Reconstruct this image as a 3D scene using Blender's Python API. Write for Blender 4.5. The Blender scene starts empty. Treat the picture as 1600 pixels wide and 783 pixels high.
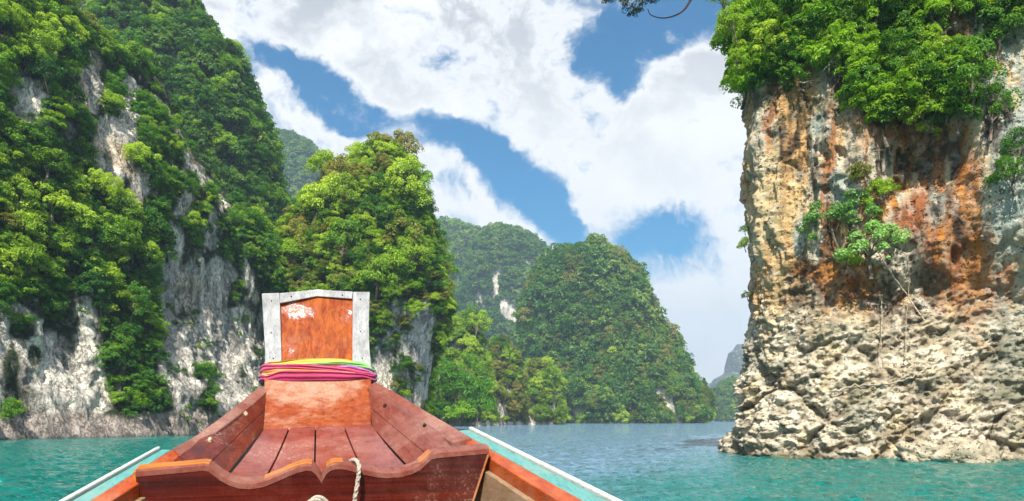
import bpy, bmesh, math, random
import numpy as np
from mathutils import Vector, Matrix

random.seed(7)
RNG = np.random.default_rng(11)
S = bpy.context.scene
COL = S.collection
F = 1244.0            # focal length of the photograph in its own pixels
EYE = 1.6             # eye height above the water
HORY = 656.0

# ------------------------------------------------------------------ camera
cam = bpy.data.cameras.new('camera')
camo = bpy.data.objects.new('camera', cam)
COL.objects.link(camo)
camo.location = (0, 0, EYE)
camo.rotation_euler = (math.pi / 2, 0, 0)
cam.sensor_width = 36
cam.lens = 36 * F / 1600
cam.shift_y = (HORY - 391.5) / 1600
cam.clip_start = 0.05
cam.clip_end = 9000
S.camera = camo

# ------------------------------------------------------------------ light and sky
SUN = Vector((-0.05, -0.62, 0.78)).normalized()
SUN_EL = math.asin(SUN.z)
sun = bpy.data.lights.new('sun', 'SUN')
sun.energy = 5.0
sun.angle = math.radians(0.5)
sun.color = (1.0, 0.95, 0.86)
suno = bpy.data.objects.new('sun', sun)
suno.rotation_euler = SUN.to_track_quat('Z', 'Y').to_euler()
suno.location = (0, -5, 60)
COL.objects.link(suno)

S.view_settings.view_transform = 'Standard'
S.view_settings.look = 'None'
S.view_settings.gamma = 1
S.view_settings.exposure = 1.0
S.view_settings.use_curve_mapping = False
S.cycles.use_denoising = True
S.cycles.max_bounces = 6
S.cycles.diffuse_bounces = 3
S.cycles.glossy_bounces = 3
S.cycles.transmission_bounces = 4
S.cycles.transparent_max_bounces = 8
S.cycles.volume_bounces = 0
S.cycles.use_adaptive_sampling = True
S.cycles.adaptive_threshold = 0.02


class NT:
    """small helper for writing node trees"""
    def __init__(s, tree):
        s.t = tree
        s.n = tree.nodes
        s.l = tree.links

    def new(s, typ, **kw):
        n = s.n.new(typ)
        for k, v in kw.items():
            setattr(n, k, v)
        return n

    def put(s, sock, v):
        if v is None:
            return
        if isinstance(v, bpy.types.NodeSocket):
            s.l.new(v, sock)
        else:
            sock.default_value = v

    def math(s, op, a, b=None, c=None, clamp=False):
        n = s.new('ShaderNodeMath', operation=op)
        n.use_clamp = clamp
        for i, v in enumerate((a, b, c)):
            s.put(n.inputs[i], v)
        return n.outputs[0]

    def vmath(s, op, a, b=None, c=None):
        n = s.new('ShaderNodeVectorMath', operation=op)
        for i, v in enumerate((a, b, c)):
            if v is not None:
                s.put(n.inputs[i], v)
        return n.outputs['Value'] if op in ('LENGTH', 'DOT_PRODUCT') else n.outputs[0]

    def mix(s, f, a, b, blend='MIX'):
        n = s.new('ShaderNodeMix', data_type='RGBA', blend_type=blend)
        n.clamp_factor = True
        s.put(n.inputs[0], f)
        s.put(n.inputs[6], a if isinstance(a, bpy.types.NodeSocket) else (*a, 1)[:4])
        s.put(n.inputs[7], b if isinstance(b, bpy.types.NodeSocket) else (*b, 1)[:4])
        return n.outputs[2]

    def ramp(s, v, lo, hi, a=0.0, b=1.0, smooth=True):
        n = s.new('ShaderNodeMapRange')
        n.interpolation_type = 'SMOOTHSTEP' if smooth else 'LINEAR'
        n.clamp = True
        s.put(n.inputs[0], v)
        for i, x in enumerate((lo, hi, a, b)):
            s.put(n.inputs[i + 1], x)
        return n.outputs[0]

    def noise(s, vec, scale=1.0, detail=4.0, rough=0.55, dist=0.0):
        n = s.new('ShaderNodeTexNoise')
        s.put(n.inputs['Vector'], vec)
        n.inputs['Scale'].default_value = scale
        n.inputs['Detail'].default_value = detail
        n.inputs['Roughness'].default_value = rough
        n.inputs['Distortion'].default_value = dist
        return n.outputs['Fac'], n.outputs['Color']


w = bpy.data.worlds.new('World')
S.world = w
w.use_nodes = True
w.node_tree.nodes.clear()
q = NT(w.node_tree)
sky = q.new('ShaderNodeTexSky', sky_type='NISHITA')
sky.sun_disc = False
sky.sun_elevation = SUN_EL
sky.sun_rotation = math.atan2(SUN.x, SUN.y)
sky.air_density = 1.0
sky.dust_density = 0.3
sky.ozone_density = 3.0
tc = q.new('ShaderNodeTexCoord')
gen = tc.outputs['Generated']
sx = q.new('ShaderNodeSeparateXYZ')
q.put(sx.inputs[0], gen)
yy = q.math('MAXIMUM', q.math('ABSOLUTE', sx.outputs[1]), 0.22)
cx = q.new('ShaderNodeCombineXYZ')
q.put(cx.inputs[0], q.math('DIVIDE', sx.outputs[0], yy))
q.put(cx.inputs[1], q.math('DIVIDE', q.math('ABSOLUTE', sx.outputs[2]), yy))
P2 = cx.outputs[0]
n1, n1c = q.noise(P2, 3.2, 6, 0.6)
warp = q.vmath('MULTIPLY', q.vmath('SUBTRACT', n1c, (0.5, 0.5, 0.5)), (0.20, 0.13, 0))
PW = q.vmath('ADD', P2, warp)
# big cloud banks (+) and the openings between them (-): centre, half sizes (photo pixels at the horizon distance), tilt, weight
BANKS = [
    (600, 60, 260, 90, -18, 1.0), (840, 130, 210, 110, -20, .9), (980, 240, 150, 100, -15, .8), (1090, 190, 75, 150, 0, 1.0),
    (470, 195, 95, 30, -38, 1.0), (745, 325, 150, 42, -36, 1.15), (930, 325, 80, 38, 0, .9), (1075, 470, 100, 70, -20, .8),
    (1100, 590, 120, 60, 0, .6), (640, 270, 30, 30, 0, .3), (420, 30, 120, 45, 0, .5), (850, 270, 30, 24, 0, .5),
    (475, 130, 95, 38, -30, -1.5), (640, 215, 120, 30, -12, -1.0), (800, 285, 130, 34, -33, -1.5), (865, 340, 50, 22, -45, -.9),
    (985, 85, 62, 60, -30, -1.7), (1060, 25, 75, 42, 12, -1.5), (975, 150, 28, 34, 0, -.9), (780, 170, 46, 24, 10, -.95),
    (1070, 365, 62, 48, -20, -1.35), (1040, 20, 40, 40, 0, -.6), (900, 375, 26, 26, 0, -.5), (560, 175, 60, 30, -25, -.9),
]
acc = None
for (bx, by, rx, ry, rot, wt) in BANKS:
    m = q.new('ShaderNodeMapping', vector_type='TEXTURE')
    q.put(m.inputs[0], PW)
    m.inputs['Location'].default_value = ((bx - 800) / F, (HORY - by) / F, 0)
    m.inputs['Rotation'].default_value = (0, 0, math.radians(rot))
    m.inputs['Scale'].default_value = (rx / F * 1.15, ry / F * 1.15, 1)
    d = q.ramp(q.vmath('LENGTH', m.outputs[0]), 0.25, 1.5, 1.0, 0.0)
    acc = q.math('MULTIPLY_ADD', d, wt, acc if acc is not None else 0.26)
acc = q.math('MAXIMUM', q.math('MINIMUM', acc, 0.95), -1.05)
n2, _ = q.noise(PW, 7.0, 9, 0.6)
n3, _ = q.noise(PW, 16, 9, 0.66)
dens = q.math('ADD', acc, q.math('MULTIPLY', q.math('SUBTRACT', n2, 0.5), 5.5))
dens = q.math('ADD', dens, q.math('MULTIPLY', q.math('SUBTRACT', n3, 0.5), 3.6))
# thin towards the horizon glare
hz = q.ramp(sx.outputs[2], 0.0, 0.24, 1.1, 0.0)
dens = q.math('ADD', dens, hz)
alpha = q.ramp(dens, -0.55, 0.80)
n4, _ = q.noise(q.vmath('ADD', PW, (0.03, 0.05, 3.0)), 6.5, 8, 0.6)
thick = q.ramp(dens, 0.4, 1.5)
up = q.ramp(sx.outputs[2], 0.25, 0.55)
grey = q.math('MULTIPLY', q.math('MULTIPLY', thick, q.ramp(n4, 0.40, 0.58)), q.math('MULTIPLY_ADD', up, 0.80, 0.18))
ccol = q.mix(grey, (1.0, 1.0, 1.0), (0.42, 0.45, 0.50))
hs = q.new('ShaderNodeHueSaturation')
hs.inputs['Saturation'].default_value = 2.2
hs.inputs['Value'].default_value = 0.60
hs.inputs['Hue'].default_value = 0.492
q.put(hs.inputs['Color'], sky.outputs[0])
bg1 = q.new('ShaderNodeBackground')
q.put(bg1.inputs[0], hs.outputs[0])
bg1.inputs[1].default_value = 0.105
bg2 = q.new('ShaderNodeBackground')
q.put(bg2.inputs[0], ccol)
bg2.inputs[1].default_value = 0.57
mx = q.new('ShaderNodeMixShader')
q.put(mx.inputs[0], alpha)
q.l.new(bg1.outputs[0], mx.inputs[1])
q.l.new(bg2.outputs[0], mx.inputs[2])
out = q.new('ShaderNodeOutputWorld')
q.l.new(mx.outputs[0], out.inputs[0])
w.cycles.sampling_method = 'MANUAL'
w.cycles.sample_map_resolution = 512


# ------------------------------------------------------------------ numeric noise
def _h(ix, iy, iz, seed):
    with np.errstate(over='ignore'):
        h = (ix.astype(np.uint32) * np.uint32(374761393) + iy.astype(np.uint32) * np.uint32(668265263)
             + iz.astype(np.uint32) * np.uint32(2147483647) + np.uint32(seed * 974711 + 13))
        h = (h ^ (h >> np.uint32(13))) * np.uint32(1274126177)
        h = (h ^ (h >> np.uint32(16))) * np.uint32(2246822519)
        h = h ^ (h >> np.uint32(15))
    return h.astype(np.float32) / np.float32(4294967295.0)


def vn(p, seed=0):
    p = np.asarray(p, np.float32)
    i = np.floor(p)
    f = p - i
    i = i.astype(np.int64) + 100000
    f = f * f * f * (f * (f * 6 - 15) + 10)
    r = 0
    for a in (0, 1):
        for b in (0, 1):
            for c in (0, 1):
                wgt = ((f[:, 0] if a else 1 - f[:, 0]) * (f[:, 1] if b else 1 - f[:, 1]) * (f[:, 2] if c else 1 - f[:, 2]))
                r = r + wgt * _h(i[:, 0] + a, i[:, 1] + b, i[:, 2] + c, seed)
    return r * 2 - 1


def fbm(p, octs=5, seed=0, gain=0.5, lac=2.03, ridge=False):
    p = np.asarray(p, np.float32)
    a, s, t = 1.0, 0, 0
    for o in range(octs):
        v = vn(p * (lac ** o) + o * 17.3, seed + o)
        if ridge:
            v = 1 - 2 * np.abs(v)
        s = s + v * a
        t += a
        a *= gain
    return s / t


def worley(p, seed=0):
    """distance to the nearest and second nearest feature point"""
    p = np.asarray(p, np.float32)
    i = np.floor(p).astype(np.int64)
    d1 = np.full(len(p), 9.0, np.float32)
    d2 = d1.copy()
    for a in (-1, 0, 1):
        for b in (-1, 0, 1):
            for c in (-1, 0, 1):
                q_ = i + np.array([a, b, c])
                k = q_ + 100000
                fx = q_[:, 0] + _h(k[:, 0], k[:, 1], k[:, 2], seed)
                fy = q_[:, 1] + _h(k[:, 0], k[:, 1], k[:, 2], seed + 51)
                fz = q_[:, 2] + _h(k[:, 0], k[:, 1], k[:, 2], seed + 97)
                d = np.sqrt((p[:, 0] - fx) ** 2 + (p[:, 1] - fy) ** 2 + (p[:, 2] - fz) ** 2)
                m = d < d1
                d2 = np.where(m, d1, np.minimum(d2, d))
                d1 = np.where(m, d, d1)
    return d1, d2


def sstep(x, a, b):
    t = np.clip((x - a) / (b - a), 0, 1)
    return t * t * (3 - 2 * t)


def bearing(P):
    """where a world point lies seen from the boat (in the photograph's measure)"""
    y = np.maximum(P[:, 1], 1.0)
    return 800 + F * P[:, 0] / y, HORY - F * (P[:, 2] - EYE) / y


def at(px, py, Y):
    return np.array([(px - 800) / F * Y, Y, EYE + (HORY - py) / F * Y])


def ell(px, py, L):
    """soft union of ellipses (cx, cy, rx, ry, tilt in degrees)"""
    r = np.zeros_like(px)
    for e in L:
        a = math.radians(e[4] if len(e) > 4 else 0)
        dx, dy = px - e[0], py - e[1]
        u = (dx * math.cos(a) + dy * math.sin(a)) / e[2]
        v = (-dx * math.sin(a) + dy * math.cos(a)) / e[3]
        k = (e[5] if len(e) > 5 else 1.0)
        r = np.maximum(r, k * (1 - sstep(np.sqrt(u * u + v * v), 0.55, 1.25)))
    return r


# ------------------------------------------------------------------ object helpers
def tag(o, label=None, cat=None, group=None, kind=None):
    if label:
        o['label'] = label
    if cat:
        o['category'] = cat
    if group:
        o['group'] = group
    if kind:
        o['kind'] = kind
    return o


def empty(name, loc=(0, 0, 0), rz=0.0):
    o = bpy.data.objects.new(name, None)
    o.location = loc
    o.rotation_euler = (0, 0, rz)
    o.empty_display_size = 0.3
    COL.objects.link(o)
    return o


def mesh_obj(name, verts, faces, mat=None, parent=None, smooth=False, link=True):
    me = bpy.data.meshes.new(name)
    me.from_pydata([tuple(v) for v in verts], [], [tuple(f) for f in faces])
    me.update()
    if smooth:
        me.polygons.foreach_set('use_smooth', [True] * len(me.polygons))
    if mat:
        me.materials.append(mat)
    o = bpy.data.objects.new(name, me)
    if link:
        COL.objects.link(o)
    if parent:
        o.parent = parent
    return o


def np_mesh(name, V, Q, mat, smooth=True, attrs=None):
    """V (n,3), Q (m,4 or 3)"""
    me = bpy.data.meshes.new(name)
    k = Q.shape[1]
    me.vertices.add(len(V))
    me.vertices.foreach_set('co', V.astype(np.float32).ravel())
    me.loops.add(Q.size)
    me.loops.foreach_set('vertex_index', Q.astype(np.int32).ravel())
    me.polygons.add(len(Q))
    me.polygons.foreach_set('loop_start', np.arange(0, Q.size, k, dtype=np.int32))
    me.polygons.foreach_set('loop_total', np.full(len(Q), k, np.int32))
    me.polygons.foreach_set('use_smooth', np.full(len(Q), smooth, bool))
    me.update(calc_edges=True)
    for an, av in (attrs or {}).items():
        if av.ndim == 2:
            at_ = me.attributes.new(an, 'FLOAT_COLOR', 'POINT')
            c4 = np.ones((len(V), 4), np.float32)
            c4[:, :3] = av
            at_.data.foreach_set('color', c4.ravel())
        else:
            at_ = me.attributes.new(an, 'FLOAT', 'POINT')
            at_.data.foreach_set('value', av.astype(np.float32))
    me.materials.append(mat)
    return me


def obj_from(name, me, parent=None):
    o = bpy.data.objects.new(name, me)
    COL.objects.link(o)
    if parent:
        o.parent = parent
    return o


def grid_quads(n, m, wrap=False):
    """n columns (s), m rows (z); vertex index = i*m + j"""
    I = np.arange(n if wrap else n - 1)
    J = np.arange(m - 1)
    A, B = np.meshgrid(I, J, indexing='ij')
    A, B = A.ravel(), B.ravel()
    A2 = (A + 1) % n
    return np.stack([A * m + B, A2 * m + B, A2 * m + B + 1, A * m + B + 1], 1)


def grid_normals(V, n, m, wrap=False):
    G = V.reshape(n, m, 3)
    if wrap:
        ds = np.roll(G, -1, 0) - np.roll(G, 1, 0)
    else:
        ds = np.gradient(G, axis=0)
    dz = np.gradient(G, axis=1)
    N = np.cross(ds, dz)
    a = np.linalg.norm(N, axis=2, keepdims=True)
    return (N / np.maximum(a, 1e-9)).reshape(-1, 3), a.ravel()


# ------------------------------------------------------------------ materials
def new_mat(name):
    m = bpy.data.materials.new(name)
    m.use_nodes = True
    m.node_tree.nodes.clear()
    k = NT(m.node_tree)
    o = k.new('ShaderNodeOutputMaterial')
    return m, k, o


def principled(k, o, color, rough=0.6, spec=0.3, normal=None, coat=0.0):
    b = k.new('ShaderNodeBsdfPrincipled')
    k.put(b.inputs['Base Color'], color if isinstance(color, bpy.types.NodeSocket) else (*color, 1))
    k.put(b.inputs['Roughness'], rough)
    k.put(b.inputs['Specular IOR Level'], spec)
    b.inputs['Coat Weight'].default_value = coat
    b.inputs['Coat Roughness'].default_value = 0.18
    if normal is not None:
        k.put(b.inputs['Normal'], normal)
    k.l.new(b.outputs[0], o.inputs[0])
    return b


def bump(k, h, strength, dist, base=None):
    n = k.new('ShaderNodeBump')
    n.inputs['Strength'].default_value = strength
    n.inputs['Distance'].default_value = dist
    k.put(n.inputs['Height'], h)
    if base is not None:
        k.put(n.inputs['Normal'], base)
    return n.outputs[0]


def rock_mat(name, scale=1.0, bump_d=0.12, grime=0.55, pits=0.0, cracks=0.0):
    """colour from the 'tint' attribute (mineral stains, painted shade), broken up by noise"""
    m, k, o = new_mat(name)
    a = k.new('ShaderNodeAttribute', attribute_name='tint')
    g = k.new('ShaderNodeNewGeometry').outputs['Position']
    st = k.vmath('MULTIPLY', g, (1.0, 1.0, 0.22))
    f1, _ = k.noise(st, 1.6 * scale, 7, 0.65, 0.4)
    f2, _ = k.noise(g, 6.0 * scale, 6, 0.7)
    f3, _ = k.noise(g, 0.7 * scale, 4, 0.6)
    c = k.mix(k.ramp(f1, 0.36, 0.62), k.mix(grime, a.outputs[0], (0.10, 0.085, 0.07)), a.outputs[0])
    c = k.mix(k.ramp(f2, 0.30, 0.52, grime * .8, 0.0), c, (0.07, 0.06, 0.05))
    c = k.mix(k.ramp(f3, 0.50, 0.70, 0.0, 0.35), c, (0.62, 0.58, 0.50))
    h = k.math('ADD', k.math('MULTIPLY', f2, 0.6), f1)
    if cracks:
        for vs_, sc_ in (((1, 1, .30), .9), ((1, 1, .6), 2.4)):
            fc, _ = k.noise(k.vmath('MULTIPLY', g, vs_), sc_, 7, .62, .5)
            ln = k.ramp(k.math('ABSOLUTE', k.math('SUBTRACT', fc, .5)), .0, .022, 1.0, 0.0)
            c = k.mix(k.math('MULTIPLY', ln, cracks), c, (0.05, 0.042, 0.035))
            h = k.math('SUBTRACT', h, k.math('MULTIPLY', ln, .8))
    if pits:
        wv_ = k.vmath('ADD', g, k.vmath('MULTIPLY', k.noise(g, 2.2, 3, .6)[1], (.5, .5, .5)))
        for (sc_, lo_, amt_) in ((2.6, .16, 1.0), (6.5, .22, .8)):
            vo = k.new('ShaderNodeTexVoronoi')
            vo.feature = 'F1'
            k.put(vo.inputs['Vector'], wv_)
            vo.inputs['Scale'].default_value = sc_
            vo.inputs['Randomness'].default_value = 1.0
            pit = k.ramp(vo.outputs['Distance'], lo_, lo_ + .16, 1.0, 0.0)
            pit = k.math('MULTIPLY', pit, k.ramp(f3 if sc_ < 4 else f1, .42, .58))
            c = k.mix(k.math('MULTIPLY', pit, .8 * pits), c, (0.055, 0.042, 0.025))  # pits painted dark like shaded holes
            h = k.math('SUBTRACT', h, k.math('MULTIPLY', pit, .9 * amt_))
    principled(k, o, c, 0.9, 0.15, bump(k, h, 1.0, bump_d))
    return m


def leaf_mat(name, ca, cb, cc, trans=0.42):
    """three hues: dark, mid, light; varied by plant, by leaf and over the slope"""
    m, k, o = new_mat(name)
    oi = k.new('ShaderNodeObjectInfo').outputs['Random']
    geo = k.new('ShaderNodeNewGeometry')
    ri = geo.outputs['Random Per Island']
    fa_, _ = k.noise(geo.outputs['Position'], 0.12, 2, 0.5)
    fb_, _ = k.noise(geo.outputs['Position'], 0.022, 3, 0.6)
    f = k.math('ADD', k.math('MULTIPLY', fa_, .6), k.math('MULTIPLY', k.ramp(fb_, .36, .64, smooth=False), .42))
    v = k.math('ADD', k.math('MULTIPLY', ri, 0.40), k.math('MULTIPLY', oi, 0.60))
    c = k.mix(k.ramp(v, 0.05, 0.55), ca, cb)
    c = k.mix(k.ramp(k.math('ADD', v, f), 0.85, 1.35), c, cc)
    d = k.new('ShaderNodeBsdfDiffuse')
    k.put(d.inputs[0], c)
    t = k.new('ShaderNodeBsdfTranslucent')
    k.put(t.inputs[0], k.mix(0.5, c, k.mix(1.0, c, (1.6, 1.7, 0.5), 'MULTIPLY')))
    mxs = k.new('ShaderNodeMixShader')
    mxs.inputs[0].default_value = trans
    k.l.new(d.outputs[0], mxs.inputs[1])
    k.l.new(t.outputs[0], mxs.inputs[2])
    gl = k.new('ShaderNodeBsdfGlossy')
    gl.inputs['Roughness'].default_value = 0.45
    gl.inputs['Color'].default_value = (0.9, 1, 0.9, 1)
    m2 = k.new('ShaderNodeMixShader')
    m2.inputs[0].default_value = 0.02
    k.l.new(mxs.outputs[0], m2.inputs[1])
    k.l.new(gl.outputs[0], m2.inputs[2])
    k.l.new(m2.outputs[0], o.inputs[0])
    return m


def simple_mat(name, col, rough=0.6, nscale=12, var=0.35, spec=0.3, bd=0.003):
    m, k, o = new_mat(name)
    g = k.new('ShaderNodeTexCoord').outputs['Object']
    f, _ = k.noise(g, nscale, 5, 0.6)
    dark = tuple(x * (1 - var) for x in col)
    principled(k, o, k.mix(k.ramp(f, 0.35, 0.65), dark, col), rough, spec, bump(k, f, 0.5, bd))
    return m


def wood_mat(name, ca, cb, dust=(0.6, 0.5, 0.42), amt=0.3, axis='Y', rough=0.3, coat=0.5, speck=0.0, fine=1.0, edge=None, peel=None):
    """varnished boat timber: grain along one axis, worn dusty patches, flaked specks"""
    m, k, o = new_mat(name)
    g = k.new('ShaderNodeTexCoord').outputs['Object']
    s = {'X': (1.1, 40, 40), 'Y': (40, 1.1, 40), 'Z': (40, 40, 1.1)}[axis]
    gs = k.vmath('MULTIPLY', g, s)
    f1, _ = k.noise(gs, 1.0 * fine, 5, 0.65, 0.35)
    gs2 = k.vmath('MULTIPLY', g, tuple(x * 5 for x in s))
    f2, _ = k.noise(gs2, 1.0 * fine, 4, 0.6, 0.3)
    c = k.mix(k.ramp(f1, 0.30, 0.70), ca, cb)
    c = k.mix(k.ramp(f2, 0.30, 0.52, 0.5, 0.0), c, tuple(x * 0.35 for x in ca))
    f3, _ = k.noise(g, 9, 6, 0.75)
    f4, _ = k.noise(g, 2.6, 3, 0.5)
    f5, _ = k.noise(g, 130, 3, 0.6)
    worn = k.math('MULTIPLY', k.ramp(k.math('ADD', f3, k.math('MULTIPLY', f4, 0.8)), 0.80, 1.08), amt)
    c = k.mix(worn, c, dust)
    sp = k.math('MULTIPLY', k.ramp(f5, 0.52, 0.62), k.math('MULTIPLY', k.ramp(k.math('ADD', f3, k.math('MULTIPLY', f4, 1.3)), 1.16, 1.50), speck * .75))
    c = k.mix(sp, c, (0.42, 0.29, 0.22))
    f6, _ = k.noise(k.vmath('MULTIPLY', g, tuple(x * 0.3 for x in s)), 1.0, 3, 0.6)
    if edge is not None:
        bevel = k.new('ShaderNodeBevel')
        bevel.samples = 2
        bevel.inputs['Radius'].default_value = 0.006
        dotp = k.vmath('DOT_PRODUCT', bevel.outputs[0], k.new('ShaderNodeNewGeometry').outputs['Normal'])
        c = k.mix(k.math('MULTIPLY', k.ramp(dotp, 0.995, 0.9), k.ramp(f3, 0.4, 0.6)), c, edge)
    if peel is not None:
        f7, _ = k.noise(g, 48, 6, 0.75, .6)
        f8, _ = k.noise(g, 14, 3, 0.6)
        for (cx_, cy_, cz_, rx_, rz_, th_) in peel:
            dd = k.vmath('LENGTH', k.vmath('DIVIDE', k.vmath('SUBTRACT', g, (cx_, cy_, cz_)), (rx_, 9.0, rz_)))
            e_ = k.math('ADD', k.math('MULTIPLY', k.math('ADD', f7, k.math('MULTIPLY', f8, .7)), 1.3), k.math('MULTIPLY', dd, -.5))
            mk = k.ramp(e_, th_, th_ + .10)
            c = k.mix(mk, c, (0.56, 0.45, 0.40))
            c = k.mix(k.math('MULTIPLY', k.ramp(e_, th_ - .16, th_), k.math('SUBTRACT', 1.0, mk)), c, (0.30, 0.09, 0.06))
    r = k.math('ADD', k.math('MULTIPLY', f3, 0.35), k.math('ADD', k.math('MULTIPLY', worn, 0.4), rough - 0.12))
    hh = k.math('ADD', k.math('MULTIPLY', f2, 0.5), k.math('ADD', f6, k.math('MULTIPLY', f5, 0.25)))
    principled(k, o, c, r, 0.14, bump(k, hh, 0.6, 0.0022), coat * .18)
    return m


# foliage palettes (real leaf colours)
L_YEL = leaf_mat('leaf_yellow_green', (0.102, 0.206, 0.008), (0.266, 0.412, 0.019), (0.448, 0.567, 0.048))
L_MID = leaf_mat('leaf_mid_green', (0.039, 0.139, 0.006), (0.131, 0.290, 0.011), (0.304, 0.449, 0.024))
L_DRK = leaf_mat('leaf_dark_green', (0.015, 0.082, 0.006), (0.046, 0.169, 0.010), (0.112, 0.255, 0.016))
L_OLV = leaf_mat('leaf_olive', (0.100, 0.140, 0.013), (0.186, 0.219, 0.024), (0.298, 0.266, 0.056))
L_VIV = leaf_mat('leaf_vivid_green', (0.032, 0.149, 0.005), (0.115, 0.299, 0.008), (0.276, 0.448, 0.020), 0.45)
L_SLV = leaf_mat('leaf_pale_green', (0.081, 0.207, 0.048), (0.161, 0.345, 0.088), (0.265, 0.460, 0.136))
L_FAR = leaf_mat('leaf_far_green', (0.030, 0.106, 0.013), (0.078, 0.184, 0.021), (0.176, 0.273, 0.036))
L_SIL = leaf_mat('leaf_grey_green', (0.010, 0.020, 0.010), (0.020, 0.035, 0.016), (0.035, 0.055, 0.025))
BARK = simple_mat('bark', (0.19, 0.15, 0.11), 0.9, 6, 0.5, 0.1, 0.01)
BARK_PALE = simple_mat('pale_bark', (0.45, 0.38, 0.28), 0.9, 6, 0.5, 0.1, 0.01)
BARK_DARK = simple_mat('dark_bark', (0.05, 0.035, 0.03), 0.9, 6, 0.4, 0.1, 0.01)
ROCK_L = rock_mat('limestone_grey', 1.6, 0.20, .12, 0, .38)
ROCK_R = rock_mat('limestone_stained', 2.4, 0.12, .20, .8)
ROCK_F = rock_mat('limestone_far', 0.35, 0.7)


# ------------------------------------------------------------------ foliage prototypes
def leaf_cloud(n_lobe, n_leaf, R, lobe_r, leaf, squash=0.75, seed=0, hang=0.0, narrow=0.55, openness=0.0, core=True):
    """leaves set on the outside of many small billows that together make a crown"""
    g = np.random.default_rng(seed)
    # lobe centres
    C = []
    tries = 0
    while len(C) < n_lobe and tries < 9000:
        tries += 1
        d = g.normal(size=3)
        d /= np.linalg.norm(d)
        if d[2] < -0.35:
            continue
        r = R * (0.55 + 0.45 * g.random() ** 0.5) * (1 + 0.2 * g.normal() * openness)
        c = d * r
        c[2] *= squash
        if all(np.linalg.norm(c - e) > lobe_r * 0.62 for e in C):
            C.append(c)
    C = np.array(C)
    nl = len(C)
    which = g.integers(0, nl, n_leaf)
    d = g.normal(size=(n_leaf, 3))
    d /= np.linalg.norm(d, axis=1, keepdims=True)
    d[:, 2] = np.where(d[:, 2] < -0.3, -d[:, 2], d[:, 2])
    lr = lobe_r * (0.7 + 0.5 * g.random(nl))[which]
    pos = C[which] + d * (lr * (0.72 + 0.33 * g.random(n_leaf)))[:, None] * np.array([1, 1, 0.85])
    nrm = d * 1.0 + g.normal(size=(n_leaf, 3)) * 0.55 + np.array([0, -0.0, 0.75])
    nrm /= np.linalg.norm(nrm, axis=1, keepdims=True)
    t = np.cross(nrm, g.normal(size=(n_leaf, 3)))
    if hang > 0:
        down = np.array([0, 0, -1.0])
        t = t / np.linalg.norm(t, axis=1, keepdims=True) * (1 - hang) + down * hang
        t = t - nrm * np.sum(t * nrm, 1, keepdims=True)
    t /= np.maximum(np.linalg.norm(t, axis=1, keepdims=True), 1e-6)
    b = np.cross(nrm, t)
    L = (leaf * (0.6 + 0.8 * g.random(n_leaf)))[:, None]
    W = L * narrow
    v0 = pos - t * L * 0.5
    v1 = pos + b * W * 0.5 + nrm * L * 0.10
    v2 = pos + t * L * 0.5
    v3 = pos - b * W * 0.5 + nrm * L * 0.10
    V = np.stack([v0, v1, v2, v3], 1).reshape(-1, 3)
    Q = np.arange(n_leaf * 4).reshape(-1, 4)
    return V, Q, C


def leafy_mesh(name, mat, **kw):
    V, Q, C = leaf_cloud(**kw)
    me = np_mesh(name, V, Q, mat, smooth=False)
    return me, C


def tube_rings(path, radii, sides=6):
    V, Fc = [], []
    path = [Vector(p) for p in path]
    for i, p in enumerate(path):
        t = (path[min(i + 1, len(path) - 1)] - path[max(i - 1, 0)])
        if t.length < 1e-9:
            t = Vector((0, 0, 1))
        t.normalize()
        up = Vector((0, 0, 1)) if abs(t.z) < 0.9 else Vector((1, 0, 0))
        a = t.cross(up).normalized()
        b = t.cross(a)
        for k in range(sides):
            an = 2 * math.pi * k / sides
            V.append(p + (a * math.cos(an) + b * math.sin(an)) * radii[i])
    n = len(path)
    for i in range(n - 1):
        for k in range(sides):
            k2 = (k + 1) % sides
            Fc.append((i * sides + k, i * sides + k2, (i + 1) * sides + k2, (i + 1) * sides + k))
    Fc.append(tuple(range(sides))[::-1])
    Fc.append(tuple((n - 1) * sides + k for k in range(sides)))
    return V, Fc


def joined(parts):
    V, Fc = [], []
    for v, f in parts:
        o = len(V)
        V += list(v)
        Fc += [tuple(i + o for i in x) for x in f]
    return V, Fc


def smooth_path(pts, n=6):
    """Catmull-Rom"""
    P = [Vector(p) for p in pts]
    P = [P[0] * 2 - P[1]] + P + [P[-1] * 2 - P[-2]]
    R = []
    for i in range(1, len(P) - 2):
        for k in range(n):
            t = k / n
            a, b, c, d = P[i - 1], P[i], P[i + 1], P[i + 2]
            R.append(0.5 * ((2 * b) + (c - a) * t + (2 * a - 5 * b + 4 * c - d) * t * t + (3 * b - a - 3 * c + d) * t ** 3))
    R.append(P[-2])
    return R


def trunk_mesh(name, C, height, r0, seed, mat=BARK):
    g = random.Random(seed)
    parts = []
    top = Vector((0, 0, 0))
    parts.append(tube_rings([(0, 0, -height), (g.uniform(-.1, .1), g.uniform(-.1, .1), -height * .5), (0, 0, -0.05)], [r0, r0 * .75, r0 * .5]))
    for i in range(min(6, len(C))):
        c = Vector(C[(i * 7) % len(C)])
        parts.append(tube_rings([(0, 0, -height * .3), c * 0.4 + Vector((0, 0, -.1)), c * 0.92], [r0 * .5, r0 * .3, r0 * .1], 5))
    V, Fc = joined(parts)
    me = bpy.data.meshes.new(name)
    me.from_pydata([tuple(v) for v in V], [], Fc)
    me.update()
    me.materials.append(mat)
    return me


# name of the look, leaf material, build values
KINDS = {}


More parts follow.
